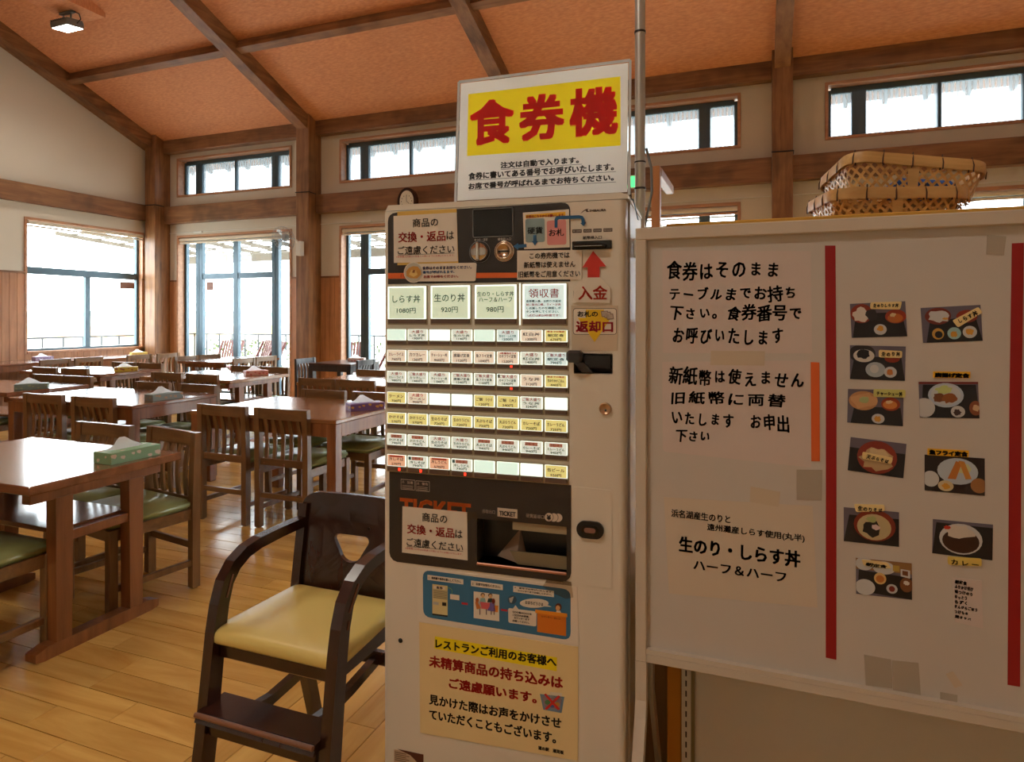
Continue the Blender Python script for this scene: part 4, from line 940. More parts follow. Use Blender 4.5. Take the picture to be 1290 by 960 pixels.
menu = [
 [('m', 0), ('p', n2(O, 'しらす丼', '1300円')), ('w', 0), ('p', n2(O, '生のり丼', '1140円')), ('m', 0), ('c', n2(O, '生のり・しらす丼', '1200円')), ('b', n1('紅白丼', '1200円')), ('y', n3('朝定食', '670円'))],
 [('b', n1('カレーライス', '760円')), ('b', n1('カツカレー', '1260円')), ('b', n1('チャーシュー丼', '960円')), ('b', n1('唐揚げ定食', '1120円')), ('b', n1('魚フライ定食', '1040円')), ('b', [('※数量限定です', .15, .9, .05, .2, 'r')] + n1('カキフライ定食', '1520円')), ('p', n2(O, '紅白丼', '1400円')), ('c', n2(GO, '朝定食', '790円'))],
 [('p', n2(O, 'カレーライス', '980円')), ('p', n2(GO, 'カツカレー', '1480円')), ('p', n2(O, 'チャーシュー丼', '1180円')), ('p', n2(GO, '唐揚げ定食', '1240円')), ('p', n2(GO, '魚フライ定食', '1160円')), ('p', [('', .05, .15, .06, .32, 'B')] + n2(GO, 'カキフライ定食', '1640円')), ('b', n1('うな丼', '3120円')), ('y', n3('生のりかけごはん', '440円'))],
 [('y', n1('ラーメン', '700円')), ('b', n2(O, 'ラーメン', '900円')), ('w', 0), ('w', 0), ('y', n1('ご飯（小）', '120円')), ('y', n1('ご飯（大）', '240円')), ('p', n2(GO, 'うな丼', '3240円')), ('w', 0)],
 [('y', n1(t, p)) for t, p in (('かけそば', '570円'), ('かけうどん', '570円'), ('生のりそば', '720円'), ('生のりうどん', '720円'), ('天ぷらそば', '720円'), ('天ぷらうどん', '720円'), ('カレーそば', '720円'), ('カレーうどん', '720円'))],
 [('p', n2(MZ, 'かけそば', '790円', 'R')), ('p', n2(MZ, 'かけうどん', '790円', 'R')), ('p', n2(O, '生のりそば', '920円')), ('p', n2(O, '生のりうどん', '920円'))] + [('p', n2(MZ, t, '940円', 'R')) for t in ('天ぷらそば', '天ぷらうどん', 'カレーそば', 'カレーうどん')],
 [('o', [('', .14, .86, .06, .2, 'S')] + n1('冷しそば', '570円')), ('p', [('', .05, .18, .08, .34, 'B')] + n2(MZ, '冷しそば', '790円', 'R')), ('o', [('', .14, .86, .06, .2, 'S')] + n1('冷しうどん', '570円')), ('p', [('', .05, .18, .08, .34, 'B')] + n2(MZ, '冷しうどん', '790円', 'R')), ('m', 0), ('m', 0), ('w', 0), ('y', n1('缶ビール', '550円'))]]
leds = {(1, 5), (2, 5), (6, 0), (6, 1), (6, 3)}
zs = [[mp(489, y)[1] for y in rw] for rw in rows]
def y_at(px, z):    # pixel row of height z on the front at column px
    u, za = mp(px, 400.0 + 100); return 400 + 100 * (H - z) / (H - za)
for j in range(7):
    for i in range(8):
        x0, x1 = cols[i]; yt, ym, yb = [y_at(x0, z) for z in zs[j]]; c_, ln = menu[j][i]
        button(x0, x1, yt, ym, yb, c_, ln or None, (j, i) in leds)
# lower panel around the tray
zt, zbm = mp(491, 593.9)[1], mp(500, 707.6)[1]; pu0, pu1 = mp(490.8, 600)[0], mp(719.5, 600)[0]
g = G(); PT = .0015
g.box(pu0, pu1, -PT, 0, tz1, zt); g.box(pu0, tu0, -PT, 0, tz0, tz1); g.box(tu1, pu1, -PT, 0, tz0, tz1)
rr_ = .022; g.prism([(pu0, tz0), (pu0, zbm + rr_)] + [(pu0 + rr_ - rr_ * math.cos(R(a_)), zbm + rr_ - rr_ * math.sin(R(a_))) for a_ in (30, 60)] + [(pu0 + rr_, zbm), (pu1 - rr_, zbm)] + [(pu1 - rr_ + rr_ * math.sin(R(a_)), zbm + rr_ - rr_ * math.cos(R(a_))) for a_ in (30, 60)] + [(pu1, zbm + rr_), (pu1, tz0)], -PT, 0, 'xz')
lp = fixn(mpart('lower_panel', g, PANEL))
P = Print(mp); P.th = PT; og = ink((236, 112, 36)); cr_ = ink((214, 200, 182))
zT = (mp(505, 627.2)[1], mp(505, 651)[1]); uT = (mp(505, 630)[0], mp(592.6, 630)[0])
P.rtext('TICKET', uT[0], uT[1], zT[0], zT[1], og, 2, bold=.0022)
for (x0, x1, t) in ((505.4, 522.8, '注意'), (524.2, 541.2, '警告')):
    y0, y1 = 603.2 + (x0 - 505) * .1, 615.6 + (x0 - 505) * .1; q = [(x0, y0), (x1, y0 + 1.4), (x1, y1 + 1.4), (x0, y1)]
    for a_ in range(4):
        p0, p1 = q[a_], q[(a_ + 1) % 4]; dx = .35 if a_ % 2 else 0; dy = 0 if a_ % 2 else .5
        P.poly([p0, p1, (p1[0] + dx, p1[1] + dy), (p0[0] + dx, p0[1] + dy)], cr_)
    P.text('⚠' if False else '△', x0 + 1.5, x0 + 4.5, y0 + 1.6, y0 + 4.6, cr_); P.text(t, x0 + 8, x0 + 15.4, y0 + 2.6, y0 + 5.8, cr_, bold=.0002)
    for k in range(3): P.poly([(x0 + 1.5, y0 + 7.6 + k * 1.8), (x1 - 2, y0 + 8.8 + k * 1.8), (x1 - 2, y0 + 9.2 + k * 1.8), (x0 + 1.5, y0 + 8 + k * 1.8)], cr_)
P.text('券取出口', 608, 624, 641.2, 645.8, cr_, bold=.0002)
P.poly([(627, 639.2), (652, 641.6), (652, 653), (627, 650.2)], cr_, 1); P.text('TICKET', 629.4, 649.8, 643.2, 648.9, ink(BLACKI), 3, bold=.0006)
P.text('硬貨返却口', 663, 685.6, 646.6, 651.4, cr_, bold=.0002)
for k, cx_ in enumerate((703.4, 697.8, 691.8)):
    P.poly(ell(cx_, 651 + (cx_ - 691) * .08, 5.9, 5.9), PANEL, 1 + 2 * k); P.poly(ell(cx_, 651 + (cx_ - 691) * .08, 5.3, 5.3), cr_, 2 + 2 * k)
P.text('¥', 689.4, 694.2, 648, 654.4, ink(BLACKI), 9, bold=.0006)
P.build('panel_lettering', parent=lp)
# tray cavity
TD = .13; g = G(); e = .002
g.box(tu0 - e, tu1 + e, TD, TD + e, tz0 - e, tz1 + e); g.box(tu0 - e, tu1 + e, 0, TD, tz1, tz1 + e); g.box(tu0 - e, tu1 + e, 0, TD, tz0 - e, tz0); g.box(tu0 - e, tu0, 0, TD, tz0, tz1); g.box(tu1, tu1 + e, 0, TD, tz0, tz1)
tray = mpart('ticket_tray', g, paint('dark_tray', (40, 34, 30), .4))
g = G(); g.box(tu0 + .0, tu1, -.004, .002, tz0 - .005, tz0 + .001, bev=.001); mpart('lip', g, paint('copper_tint_lip', (196, 136, 108), .3, .05, metal=.4), tray)
g = G(); w_ = tu1 - tu0; h_ = tz1 - tz0
g.add([(tu0 + .16 * w_, .05, tz0 + .002), (tu0 + .43 * w_, .05, tz0 + .70 * h_), (tu0 + .60 * w_, .09, tz0 + .3 * h_), (tu0 + .42 * w_, .02, tz0 + .002)], [(0, 1, 2, 3)], 0)
g.add([(tu0 + .1 * w_, .10, tz0 + .01), (tu0 + .42 * w_, .11, tz0 + .9 * h_), (tu0 + .45 * w_, .11, tz0 + .8 * h_), (tu0 + .18 * w_, .10, tz0 + .01)], [(0, 1, 2, 3)], 0)
mpart('chute', g, paint('beige_chute', (150, 124, 104), .4), tray)
g = G(); g.prism([(tu0 + .44 * w_, tz0 + .002), (tu0 + .36 * w_, tz0 + .30 * h_), (tu1 - .002, tz0 + .30 * h_), (tu1 - .002, tz0 + .002)], .012, .016, 'xz'); mpart('coin_cup', g, paint('olive_cup', (132, 120, 92), .4), tray)
g = G(); g.box(tu0 + .55 * w_, tu0 + .83 * w_, TD - .012, TD, tz0 + .55 * h_, tz0 + .86 * h_, 0); g.box(tu0 + .53 * w_, tu0 + .85 * w_, TD - .03, TD - .012, tz0 + .52 * h_, tz0 + .56 * h_, 1, .001); mpart('ticket_outlet', g, [paint('brown_window', (74, 48, 34), .3), M['grey']], tray)
g = G(); g.box(tu0 + .4 * w_, tu1 - .001, .004, .008, tz1 - .020, tz1 - .001); mpart('top_flap', g, paint('pale_flap', (168, 154, 124), .4), tray)
# return button
u, z = mp(743.9, 666.7); g = G()
def oval(hw, hh, n=24): return [(u + (hw - hh) * (1 if math.cos(2 * math.pi * k / n) > 0 else -1) * (abs(math.cos(2 * math.pi * k / n)) > 1e-6) + hh * math.cos(2 * math.pi * k / n), z + hh * math.sin(2 * math.pi * k / n)) for k in range(n)]
g.prism(oval(.031, .0195), -.008, 0, 'xz', 0); g.prism(oval(.0195, .010), -.0095, -.008, 'xz', 1); g.prism(oval(.013, .0055), -.011, -.0095, 'xz', 2)
fixn(mpart('return_button', g, [M['blk'], M['blk_gloss'], paint('pink_brown_key', (150, 108, 92), .4)]))

# ---- papers and stickers on the front, each a thing of its own
PP = paint('laminated_paper', PAPER, .28, .02); PY = paint('yellow_backing_card', (222, 184, 88), .4, .04)
kk, rd, nv, bl = ink(BLACKI), ink(REDI), ink((52, 50, 110)), ink((44, 110, 168))
g3 = 'notices taped to the ticket machine'
P = Print(mp); P.sheet([(501, 266.8), (575.5, 263.2), (577.6, 331.4), (501, 334.3)], PY, .0014); P.th = .0014
P.sheet([(496.2, 272.3), (575.6, 267.8), (577, 329.3), (496.6, 331.3)], PP, .0020); P.th = .002
P.text('商品の', 520.5, 552.4, 275.8, 286.6, kk, bold=.0003); P.text('交換・返品', 502.5, 561.6, 293.0, 305.6, rd, bold=.0006); P.text('は', 563.2, 572.2, 291.6, 302, kk, bold=.0003)
P.text('ご遠慮ください', 501.8, 572.8, 310.8, 321, kk, bold=.0003); P.poly([(501.8, 321.3), (572.8, 318.6), (572.8, 319.1), (501.8, 321.8)], kk); P.text('※食券購入の際はお間違えの無いようにお願いいたします。', 499.7, 573, 322.6, 325, rd)
P.build('paper_notice', 'paper notice refusing exchanges, on yellow card at the top left of the ticket machine', 'notice', g3)
P = Print(mp); P.sheet(rrect([(524, 332.4), (601, 331), (599.5, 354.3), (524, 354.6)], 3), PP, .003); P.th = .003
P.poly(ell(521.8, 343.4, 12.4, 13), PP, 1); P.poly(ell(521.8, 343.4, 11.4, 12), ink((196, 192, 178)), 2); P.poly([(513, 348), (512.5, 342), (516, 337.5), (521, 335.5), (527, 336), (531, 341), (531.5, 346), (526, 351), (518, 350.5)], ink((206, 152, 70)), 3)
P.poly([(516, 346), (519, 340), (525, 341), (527, 346), (522, 349)], ink((228, 196, 120)), 4); P.poly([(520, 343.5), (521.5, 340), (524, 340.5), (523, 344)], ink((150, 92, 50)), 5)
P.text('食券はそのままお持ちください。', 533, 594.6, 336, 340, nv, bold=.0003); P.text('番号が呼ばれるまで、', 533.5, 573, 341.4, 345, bl, bold=.0003); P.text('お席でお待ちください。', 534.5, 578, 347, 350.6, rd, bold=.0003)
P.build('round_sticker', 'clear sticker strip with a round dish picture below the top left notice', 'sticker')
P = Print(mp); P.sheet([(659, 268.1), (716.9, 263.8), (718, 311.6), (660.6, 314)], PP, .0022); P.th = .0022
P.poly([(662.3, 270.8), (712.5, 266.8), (712.8, 271.4), (662.6, 275.4)], ink((244, 190, 40))); P.text('お金はこちらからお願いします。', 663.5, 711.5, 271.4, 274.9, rd, bold=.0003)
P.poly(rrect([(661.9, 276.3), (686.4, 274.8), (686.8, 304.8), (662.6, 305.8)], 3), ink((142, 166, 168))); P.poly(rrect([(689, 278.4), (713.4, 276.6), (713.8, 308.2), (689.6, 309)], 3), ink((226, 148, 144)))
P.text('硬貨', 665, 683.9, 286.6, 295.2, kk, bold=.0003); P.text('お札', 691.9, 710.6, 289, 298, kk, bold=.0003)
P.build('paper_card', 'white card with a blue and a pink box saying where coins and banknotes go', 'sign', g3)
P = Print(mp); P.th = .0026
aw = ink((48, 104, 150)); g2_ = 'blue arrow stickers'; P.sheet([(672.2, 296.4), (676, 296.4), (676.3, 304), (678, 304), (674.2, 309.6), (670.4, 304), (672, 304)], aw, .0032); P.sheet([(663.5, 307.4), (653, 308.4), (653, 306.6), (646.8, 310.4), (653, 314.8), (653, 312.6), (663.8, 311.6)], aw, .0032)
P.build('arrow_sticker', 'short blue arrow sticker pair pointing from the blue coin box to the coin slot', 'sticker')
P = Print(mp); P.th = .0026
P.sheet([(699, 287), (699, 276.5), (700.4, 273.6), (703.4, 272.6), (730, 271.4), (734.4, 272.4), (736.3, 275.6), (736.6, 280.2), (738.2, 280), (735.2, 285), (731.4, 281.4), (733, 281), (732.6, 276.6), (731.2, 275.4), (704.6, 276.4), (702.8, 277.6), (702.6, 287)], aw, .0032)
P.build('arrow_sticker', 'bent blue arrow sticker leading from the pink box to the banknote slot', 'sticker')
P = Print(mp); P.sheet([(651.9, 315.8), (733.8, 315), (732.8, 352), (651.9, 352.4)], PP, .0028); P.th = .0028
P.text('この券売機では', 667.8, 717.8, 318.8, 326.4, kk, bold=.0003); P.text('新紙幣は使えません', 660.6, 725, 330.4, 338, kk, bold=.0003); P.text('旧紙幣をご用意ください', 654, 731, 342, 350, kk, bold=.0003)
P.build('paper_notice', 'white notice about old and new banknotes beside the red arrow', 'notice', g3)
P = Print(mp); P.sheet([(747.5, 316.4), (763.8, 335.6), (755.4, 336.2), (755.4, 350), (740.6, 350), (740.6, 336.9), (734, 337.2)], ink((212, 52, 40)), .004)
P.build('arrow_sign', 'red cardboard arrow pointing up at the banknote slot', 'sign')
P = Print(mp); P.sheet([(735.5, 349.8), (757, 349.6), (769.4, 362.6), (768.8, 381.8), (722.5, 380.8), (724, 360.8)], PP, .0052); P.th = .0052
ro = ink((222, 60, 36)); P.text('入金', 729.6, 765.2, 360.6, 377.6, ro, bold=.0008); P.build('paper_sign', 'small five-sided card with two red brushed characters under the red arrow', 'sign')
P = Print(mp); P.sheet([(719.6, 385), (778.6, 385), (778, 442), (720.4, 442)], paint('clear_film', (214, 196, 170), .25, .02), .0012); P.th = .0012
P.poly(rrect([(722, 388.4), (777, 388.4), (777, 421.6), (722, 421.6)], 4), kk, 1); P.poly(rrect([(722.6, 389), (776.4, 389), (776.4, 421), (722.6, 421)], 3.6), PP, 2)
P.poly([(738, 390), (761, 390), (761, 400.4), (770, 400.4), (749.2, 431), (728, 400.4), (738, 400.4)], ink((240, 196, 28)), 3)
P.text('お札の', 728, 753.2, 392, 399, kk, 5, bold=.0005)
for dx, dy in ((0, 0), (3.4, 1.2), (6.6, 3.4)): P.poly([(757 + dx, 392 + dy), (766 + dx, 391.5 + dy), (767 + dx, 398.5 + dy), (758.4 + dx, 399.5 + dy)], ink((150, 128, 116)), 5); P.poly([(758 + dx, 393 + dy), (765 + dx, 392.6 + dy), (765.8 + dx, 397.6 + dy), (759 + dx, 398.4 + dy)], ink((206, 188, 168)), 6)
P.text('返却口', 726.2, 772, 404.6, 418, ink((200, 44, 62)), 5, bold=.0012); P.build('return_sticker', 'rounded sticker with yellow down arrow above the banknote return slot', 'sticker')
P = Print(mp); P.sheet([(507.5, 637.5), (588.8, 645), (589.4, 705.6), (506.9, 695.6)], PP, .0022); P.th = .0022
P.text('商品の', 532.5, 563.8, 645.2, 656.2, kk, bold=.0003); P.text('交換・返品', 513.8, 572.8, 659.4, 671.2, rd, bold=.0006); P.text('は', 574.2, 583, 667, 677, kk, bold=.0003)
P.text('ご遠慮ください', 513, 583.8, 676.8, 687.2, kk, bold=.0003); P.poly([(513, 687.6), (583.8, 694), (583.8, 694.5), (513, 688.1)], kk); P.text('※食券購入の際はお間違えの無いようにお願いいたします。', 511, 583.4, 688.6, 691, rd)
P.build('paper_notice', 'laminated notice refusing exchanges taped over the orange lettering beside the ticket tray', 'notice', g3)
M['tape'] = glass('clear_tape', (.78, .74, .68), .08)
P = Print(mp); P.sheet([(588, 644), (600, 645), (603, 655), (596, 652), (589, 658)], M['tape'], .0026); P.build('tape_piece', 'crumpled clear tape at the right corner of the lower machine notice', 'tape')
# blue step-by-step guide
P = Print(mp); P.sheet([(525.5, 714.5), (727, 739), (729.5, 813), (526, 782)], PP, .0010); P.th = .001; BLU = ink((54, 118, 158))
P.poly(rrect([(532.8, 717.5), (719, 742.5), (719, 806.5), (533.4, 776.6)], 10), BLU, 1)
def q4(x0, y0, x1, y1, sl=.13): return [(x0, y0), (x1, y0 + (x1 - x0) * sl), (x1, y1 + (x1 - x0) * sl), (x0, y1)]
for (x0, y0, x1, y1, ts) in ((538.8, 723.8, 584, 730.2, ['1　券売機で食券を購入して下さい。']), (593.6, 731, 633.6, 738, ['2　お席でお待ちください。']), (646.8, 737.6, 698, 745.4, ['3　番号でお呼びいたします', 'カウンターまでお越しください。'])):
    P.poly(q4(x0, y0, x1, y1), PP, 2)
    for k, t in enumerate(ts):
        h_ = (y1 - y0) / len(ts); P.text(t, x0 + 1.8 + (4 if k else 0), x1 - 3, y0 + h_ * k + h_ * .28, y0 + h_ * (k + 1) - h_ * .22, kk, 4, bold=.0002, rot=0)
P.poly(q4(545, 735.4, 564.2, 772.6), ink((222, 206, 150)), 2); P.poly(q4(545.6, 741.4, 564, 753), ink((196, 184, 138)), 3); P.poly(q4(545, 772.4, 564.2, 774.4), kk, 3); P.poly(q4(547, 737.6, 561, 741), PP, 3)
P.text('食券', 550, 558, 738, 741.2, kk, 4, bold=.0003)
for k in range(5): P.poly(q4(546.4, 743.4 + k * 2.1, 563.2, 744 + k * 2.1), ink((120, 110, 84)), 4)
P.poly(q4(546, 757.4, 553, 761), ink((190, 190, 186)), 4); P.poly(q4(557.4, 758.2, 562.6, 762.6), kk, 4)
P.poly([(564, 739), (568.8, 741), (570.4, 744), (569.8, 748), (569.2, 748), (569.8, 744), (568.2, 741.6), (564, 739.8)], ink((120, 170, 90)), 3); P.poly(q4(567.4, 748, 579, 754.4), PP, 3)
P.poly(q4(581.8, 758.2, 589.6, 761), ink((196, 40, 56)), 3); P.poly(q4(631.4, 766.6, 639.6, 769), ink((196, 40, 56)), 3)
P.poly(q4(597, 744.6, 629.2, 778.2), ink((236, 226, 208)), 2)
for (cx_, cy_, c1_, c2_) in ((608.5, 751, (90, 60, 40), (140, 180, 176)), (618, 751.5, (70, 46, 34), (40, 64, 60))):
    P.poly(ell(cx_, cy_ - 1.8, 2.8, 2.6, 12), ink(c1_), 3); P.poly(ell(cx_ + .2, cy_ - .6, 2.2, 2.6, 12), ink((224, 182, 128)), 4); P.poly([(cx_ - 4, cy_ + 7), (cx_ - 2.6, cy_ + 2), (cx_ + 2.6, cy_ + 2), (cx_ + 4, cy_ + 7.4)], ink(c2_), 3)
P.poly(q4(605, 757.6, 620, 766), ink((214, 98, 104)), 5)
P.poly([(599, 758), (602, 757), (606.5, 766), (601, 767)], ink((206, 120, 52)), 6); P.poly([(601, 758), (605, 757), (607, 766), (602.4, 767.4)], ink((176, 196, 192)), 5); P.poly(ell(601.6, 755.6, 2.2, 3.2, 12), ink((176, 96, 46)), 6)
P.poly([(617.6, 758.8), (623, 759), (624.6, 770), (613.8, 768.6), (617, 764)], ink((112, 100, 176)), 6); P.poly(ell(622, 757, 2.2, 3.6, 12), ink((130, 44, 34)), 6); P.poly([(623, 762), (628, 762.6), (627.4, 770.8), (622, 770)], ink((224, 136, 44)), 6)
for x_ in (604.4, 612.4, 618.6, 622.2): P.poly([(x_, 766), (x_ + 1.1, 766), (x_ + 1.1, 774), (x_, 774)], ink((70, 50, 60)), 4)
P.poly(ell(645.5, 755.4, 5.6, 5.4), ink((52, 84, 106)), 2); P.poly([(641.6, 753.4), (647.6, 751), (645, 759), (642.6, 758.6)], ink((190, 186, 180)), 3)
P.poly(ell(673.2, 759.6, 18.2, 5.8), PP, 2); P.poly([(688, 761), (695, 764.2), (684, 763.6)], PP, 2); P.text('おまちどうさま', 662, 684.4, 756.2, 760.2, kk, 4, bold=.0002)
P.poly(rrect([(640.4, 765.6), (676, 770), (675.8, 789), (640.6, 784)], 2.5), PP, 2); P.poly([(646, 767), (649.6, 762), (654, 768)], PP, 2)
for k, t in enumerate(('○○○番の○○○を', 'ご注文のお客様、', 'カウンターまで', 'お越しください。')): P.text(t, 646 + (k == 2) * 2, 670 - (k > 0) * 3, 769 + k * 3.7, 771.4 + k * 3.7, kk, 4, bold=.0002)
P.poly([(674.6, 767.4), (714.6, 772.6), (714.8, 777.2), (674.6, 771.8)], ink((236, 150, 36)), 3); P.poly([(677, 771), (713.4, 776), (713.2, 801), (677, 795.6)], ink((220, 122, 28)), 2); P.text('カウンター　返し口', 682, 706, 774.8, 777, kk, 4)
P.poly(ell(703.6, 764.6, 4.2, 5, 14), ink((92, 42, 30)), 2); P.poly(ell(703, 765.6, 2.8, 3.4, 12), ink((228, 178, 118)), 3); P.poly([(700, 772), (701.6, 768.6), (706, 769), (707.4, 773)], PP, 2)
P.build('guide_poster', 'blue picture guide with three steps below the ticket tray', 'poster')
P = Print(mp); P.sheet([(690, 728), (719.5, 733), (722.5, 752), (713, 754), (692, 744), (684, 738)], M['tape'], .0022); P.build('tape_piece', 'wide clear tape across the upper right corner of the blue guide', 'tape')
# yellow poster
PYL = paint('pale_yellow_poster', (238, 214, 158), .3, .02); P = Print(mp); P.sheet([(528.4, 783.6), (728.6, 814.8), (728, 958), (529.6, 922.6)], PYL, .0016); P.th = .0016
P.poly([(548.2, 801), (702, 827.8), (701.6, 845.2), (547.5, 816.6)], ink((250, 226, 20)))
P.text('レストランご利用のお客様へ', 549.4, 700.8, 804.2, 815.6, kk, bold=.0009)
P.text('未精算商品の持ち込みは', 541.5, 708.8, 825, 839, rd2 := ink((206, 44, 40)), bold=.0012); P.text('ご遠慮願います。', 566.4, 676, 853.2, 866, rd2, bold=.0012)
P.text('見かけた際はお声をかけさせ', 541.5, 707, 873.8, 886.4, kk, bold=.0009); P.text('ていただくこともございます。', 541.5, 700.4, 892.2, 905, kk, bold=.0009); P.text('道の駅　潮見坂', 678.5, 710.3, 938.8, 943.4, kk, bold=.0004)
P.poly([(680.4, 873.6), (711.2, 877.4), (707.6, 897.8), (684.6, 893.4)], ink((120, 150, 176)), 1); P.poly([(683, 876.6), (708, 880), (705.6, 893.6), (686.2, 890.2)], ink((150, 132, 140)), 2); P.poly([(693, 871), (708, 872.6), (708, 880), (693, 878)], ink((224, 214, 196)), 1)
for (cx_, cy_, c_) in ((690, 884, (90, 140, 90)), (696, 888, (80, 96, 160)), (702, 887, (190, 140, 60))): P.poly(ell(cx_, cy_, 3.4, 3), ink(c_), 3)
P.poly([(685.4, 874), (688.2, 873), (706, 892.4), (703, 894)], rd2, 4); P.poly([(703.6, 875.2), (706.4, 876.8), (689.2, 893.6), (686.4, 892)], rd2, 5)
P.build('yellow_poster', 'pale yellow poster with red and black lines on the lower front of the ticket machine', 'poster')
P = Print(mp); P.sheet([(496.6, 944), (533.6, 950.2), (533.4, 992), (496.6, 984)], paint('pale_sticker', (206, 178, 150), .4), .001); P.th = .001; P.poly([(500.8, 943), (533.6, 950.2), (533.4, 972), (528, 962), (517, 951)], ink((92, 44, 30)), 1)
for k in range(5): P.poly(q4(497.6, 946.4 + k * 2.4, 512 + (k % 2) * 4, 947.4 + k * 2.4, .2), ink((120, 94, 74)), 2)
P.build('maker_sticker', 'brown and beige service sticker at the bottom left of the ticket machine', 'sticker')
# acrylic sign on top
SP = (MP0[0] + mp.u[0] * 0 + mp.n[0] * .035, MP0[1] + mp.n[1] * .035); sp = Plane(SP, MA)
q = [sp(578.3, 103.5), sp(794, 76), sp(792.6, 238.7), sp(573.7, 250.6)]; dz = (MTOP + .005) - min(q[2][1], q[3][1])
sg = tag(empty('acrylic_sign', (SP[0], SP[1], MTOP + .004), MA), 'big yellow and red ticket machine sign in a clear acrylic stand on the machine', 'sign')
SPP = translucent(paint('backlit_sign_paper', (240, 234, 224), .4, .02)); SYL = translucent(paint('sign_yellow', (255, 226, 20), .4, .02)); SRD = translucent(paint('sign_red', (240, 30, 44), .4, .02), .6)
P = Print(sp); P.th = .0; P.o = sp(576, 253)
P.poly([(580.5, 105.5), (791.5, 79), (781.6, 96.2), (590, 118.6)], SPP, 0); P.poly([(791.5, 79), (790.2, 242), (781.8, 183.4), (781.6, 96.2)], SPP, 0); P.poly([(781.8, 183.4), (790.2, 242), (576, 253), (588.4, 196.6)], SPP, 0); P.poly([(580.5, 105.5), (590, 118.6), (588.4, 196.6), (576, 253)], SPP, 0)
P.poly([(590, 118.6), (781.6, 96.2), (781.8, 183.4), (588.4, 196.6)], SYL, 0)
zz = lambda x, y: sp(x, y)[1]
big_r = SRD
for (t, x0, x1, yt, yb) in (('食', 592, 647.5, 127.4, 184.6), ('券', 654, 711, 120.8, 178.8), ('機', 717.6, 778.4, 112.4, 173.6)): P.text(t, x0 + 2, x1 - 2, yt + 2, yb - 2, big_r, lay=1, bold=.0048)
P.text('注文は自動で入ります。', 631, 729, 204.6, 212.2, kk, bold=.0008); P.poly([(631, 213.4), (733, 206.6), (733, 207.1), (631, 213.9)], kk)
P.text('食券に書いてある番号でお呼びいたします。', 590.6, 773, 218, 226.4, kk, bold=.0008); P.poly([(590.6, 227), (776, 216), (776, 216.5), (590.6, 227.5)], kk)
P.text('お席で番号が呼ばれるまでお待ちください。', 590.6, 773, 231, 238.6, kk, bold=.0008); P.poly([(590.6, 239), (776, 229), (776, 229.5), (590.6, 239.5)], kk)
P.g.v = [(a, b, c - (MTOP + .004)) for a, b, c in P.g.v]; o = P.g.build('poster', P.mats, sg)
qa = [(a, c - (MTOP + .004)) for a, c in q]; lo = min(qa[2][1], qa[3][1]); qa[2] = (qa[2][0], .0); qa[3] = (qa[3][0], .0)
g = G(); g.prism(qa, -.0042, -.0022, 'xz'); g.prism(qa, .0008, .0030, 'xz'); g.box(qa[3][0], qa[2][0], .0008, .09, 0, .002); mats = M['acrylic']; fixn(g.build('stand', mats, sg))
g = G(); e_ = .0022
for a_, b_ in ((0, 1), (1, 2), (3, 0)): g.beam((qa[a_][0], -.001, qa[a_][1]), (qa[b_][0], -.001, qa[b_][1]), .006, e_, up=(0, 1, 0))
g.build('polished_edge', paint('frosted_edge', (214, 220, 224), .3, .02), sg)
tp = G(); tp.strip([(MP0[0] + .59 * mp.u[0] + .06 * mp.n[0], MP0[1] + .59 * mp.u[1] + .06 * mp.n[1], MTOP + .005), (MP0[0] + .612 * mp.u[0] + .06 * mp.n[0], MP0[1] + .612 * mp.u[1] + .06 * mp.n[1], MTOP - .004), (MP0[0] + .622 * mp.u[0] + .06 * mp.n[0], MP0[1] + .622 * mp.u[1] + .06 * mp.n[1], MTOP - .05)], .02, .0015, (mp.n[0], mp.n[1], 0))
tag(tp.build('tape_piece', ink((52, 108, 136))), 'blue tape on the top right corner of the ticket machine', 'tape')
# ------------------------------------------------------------------ whiteboard
BY = 1.45; bp_ = Plane((0, BY), 0.0); fb = Plane((0, 1.436), 0.0)
BX0, BX1 = -.255, .945; BT = fb(801, 287.5)[1]; BB = fb(820, 836)[1]; BF = paint('board_frame_off_white', (208, 197, 180), .45, .02); BPN = paint('whiteboard_enamel', (204, 197, 188), .3, .02)
wb = tag(empty('whiteboard', (BX0, BY, 0)), 'large white board on legs covered with papers, food pictures and red tape', 'whiteboard'); X = lambda x: x - BX0
zi_t, zi_b = fb(820, 304)[1], bp_(820, 813.8)[1]
g = G(); fw = .024; g.box(0, fw, -.014, .014, BB, BT - .027, bev=.002); g.box(0, X(BX1), -.014, .014, BT - .027, BT, bev=.002); g.box(X(BX1) - fw, X(BX1), -.014, .014, BB, BT - .027, bev=.002); g.build('frame', BF, wb)
g = G(); g.box(fw, X(BX1) - fw, -.014, .014, BB, zi_b - .012, bev=.002); g.box(fw, X(BX1) - fw, -.014, .0, zi_b - .012, zi_b - .002); g.build('bottom_rail', BF, wb)
g = G(); g.box(fw, X(BX1) - fw, 0, .012, zi_b - .01, BT - .026); g.build('panel', BPN, wb)
for xa_ in (0.0, X(BX1) - .024):
    g = G(); g.strip([(xa_ + .012, 0, BB), (xa_ + .012, 0, .50), (xa_ + .012, -.012, .46), (xa_ + .012, -.20, .04), (xa_ + .012, -.21, .0)], .024, .028, (1, 0, 0)); g.build('leg', BF, wb)
    g = G(); g.strip([(xa_ + .029, .03, 1.0), (xa_ + .029, .03, .50), (xa_ + .029, .05, .46), (xa_ + .029, .26, .0)], .010, .028, (1, 0, 0)); g.build('leg', paint('grey_metal_leg', (150, 148, 146), .3, .03, metal=.6), wb)
kk = ink(BLACKI); WP = paint('white_writing_paper', (212, 198, 190), .7, .02); WP2 = paint('cream_plastic_sleeve', (212, 198, 178), .35, .02); gp = 'papers on the whiteboard'
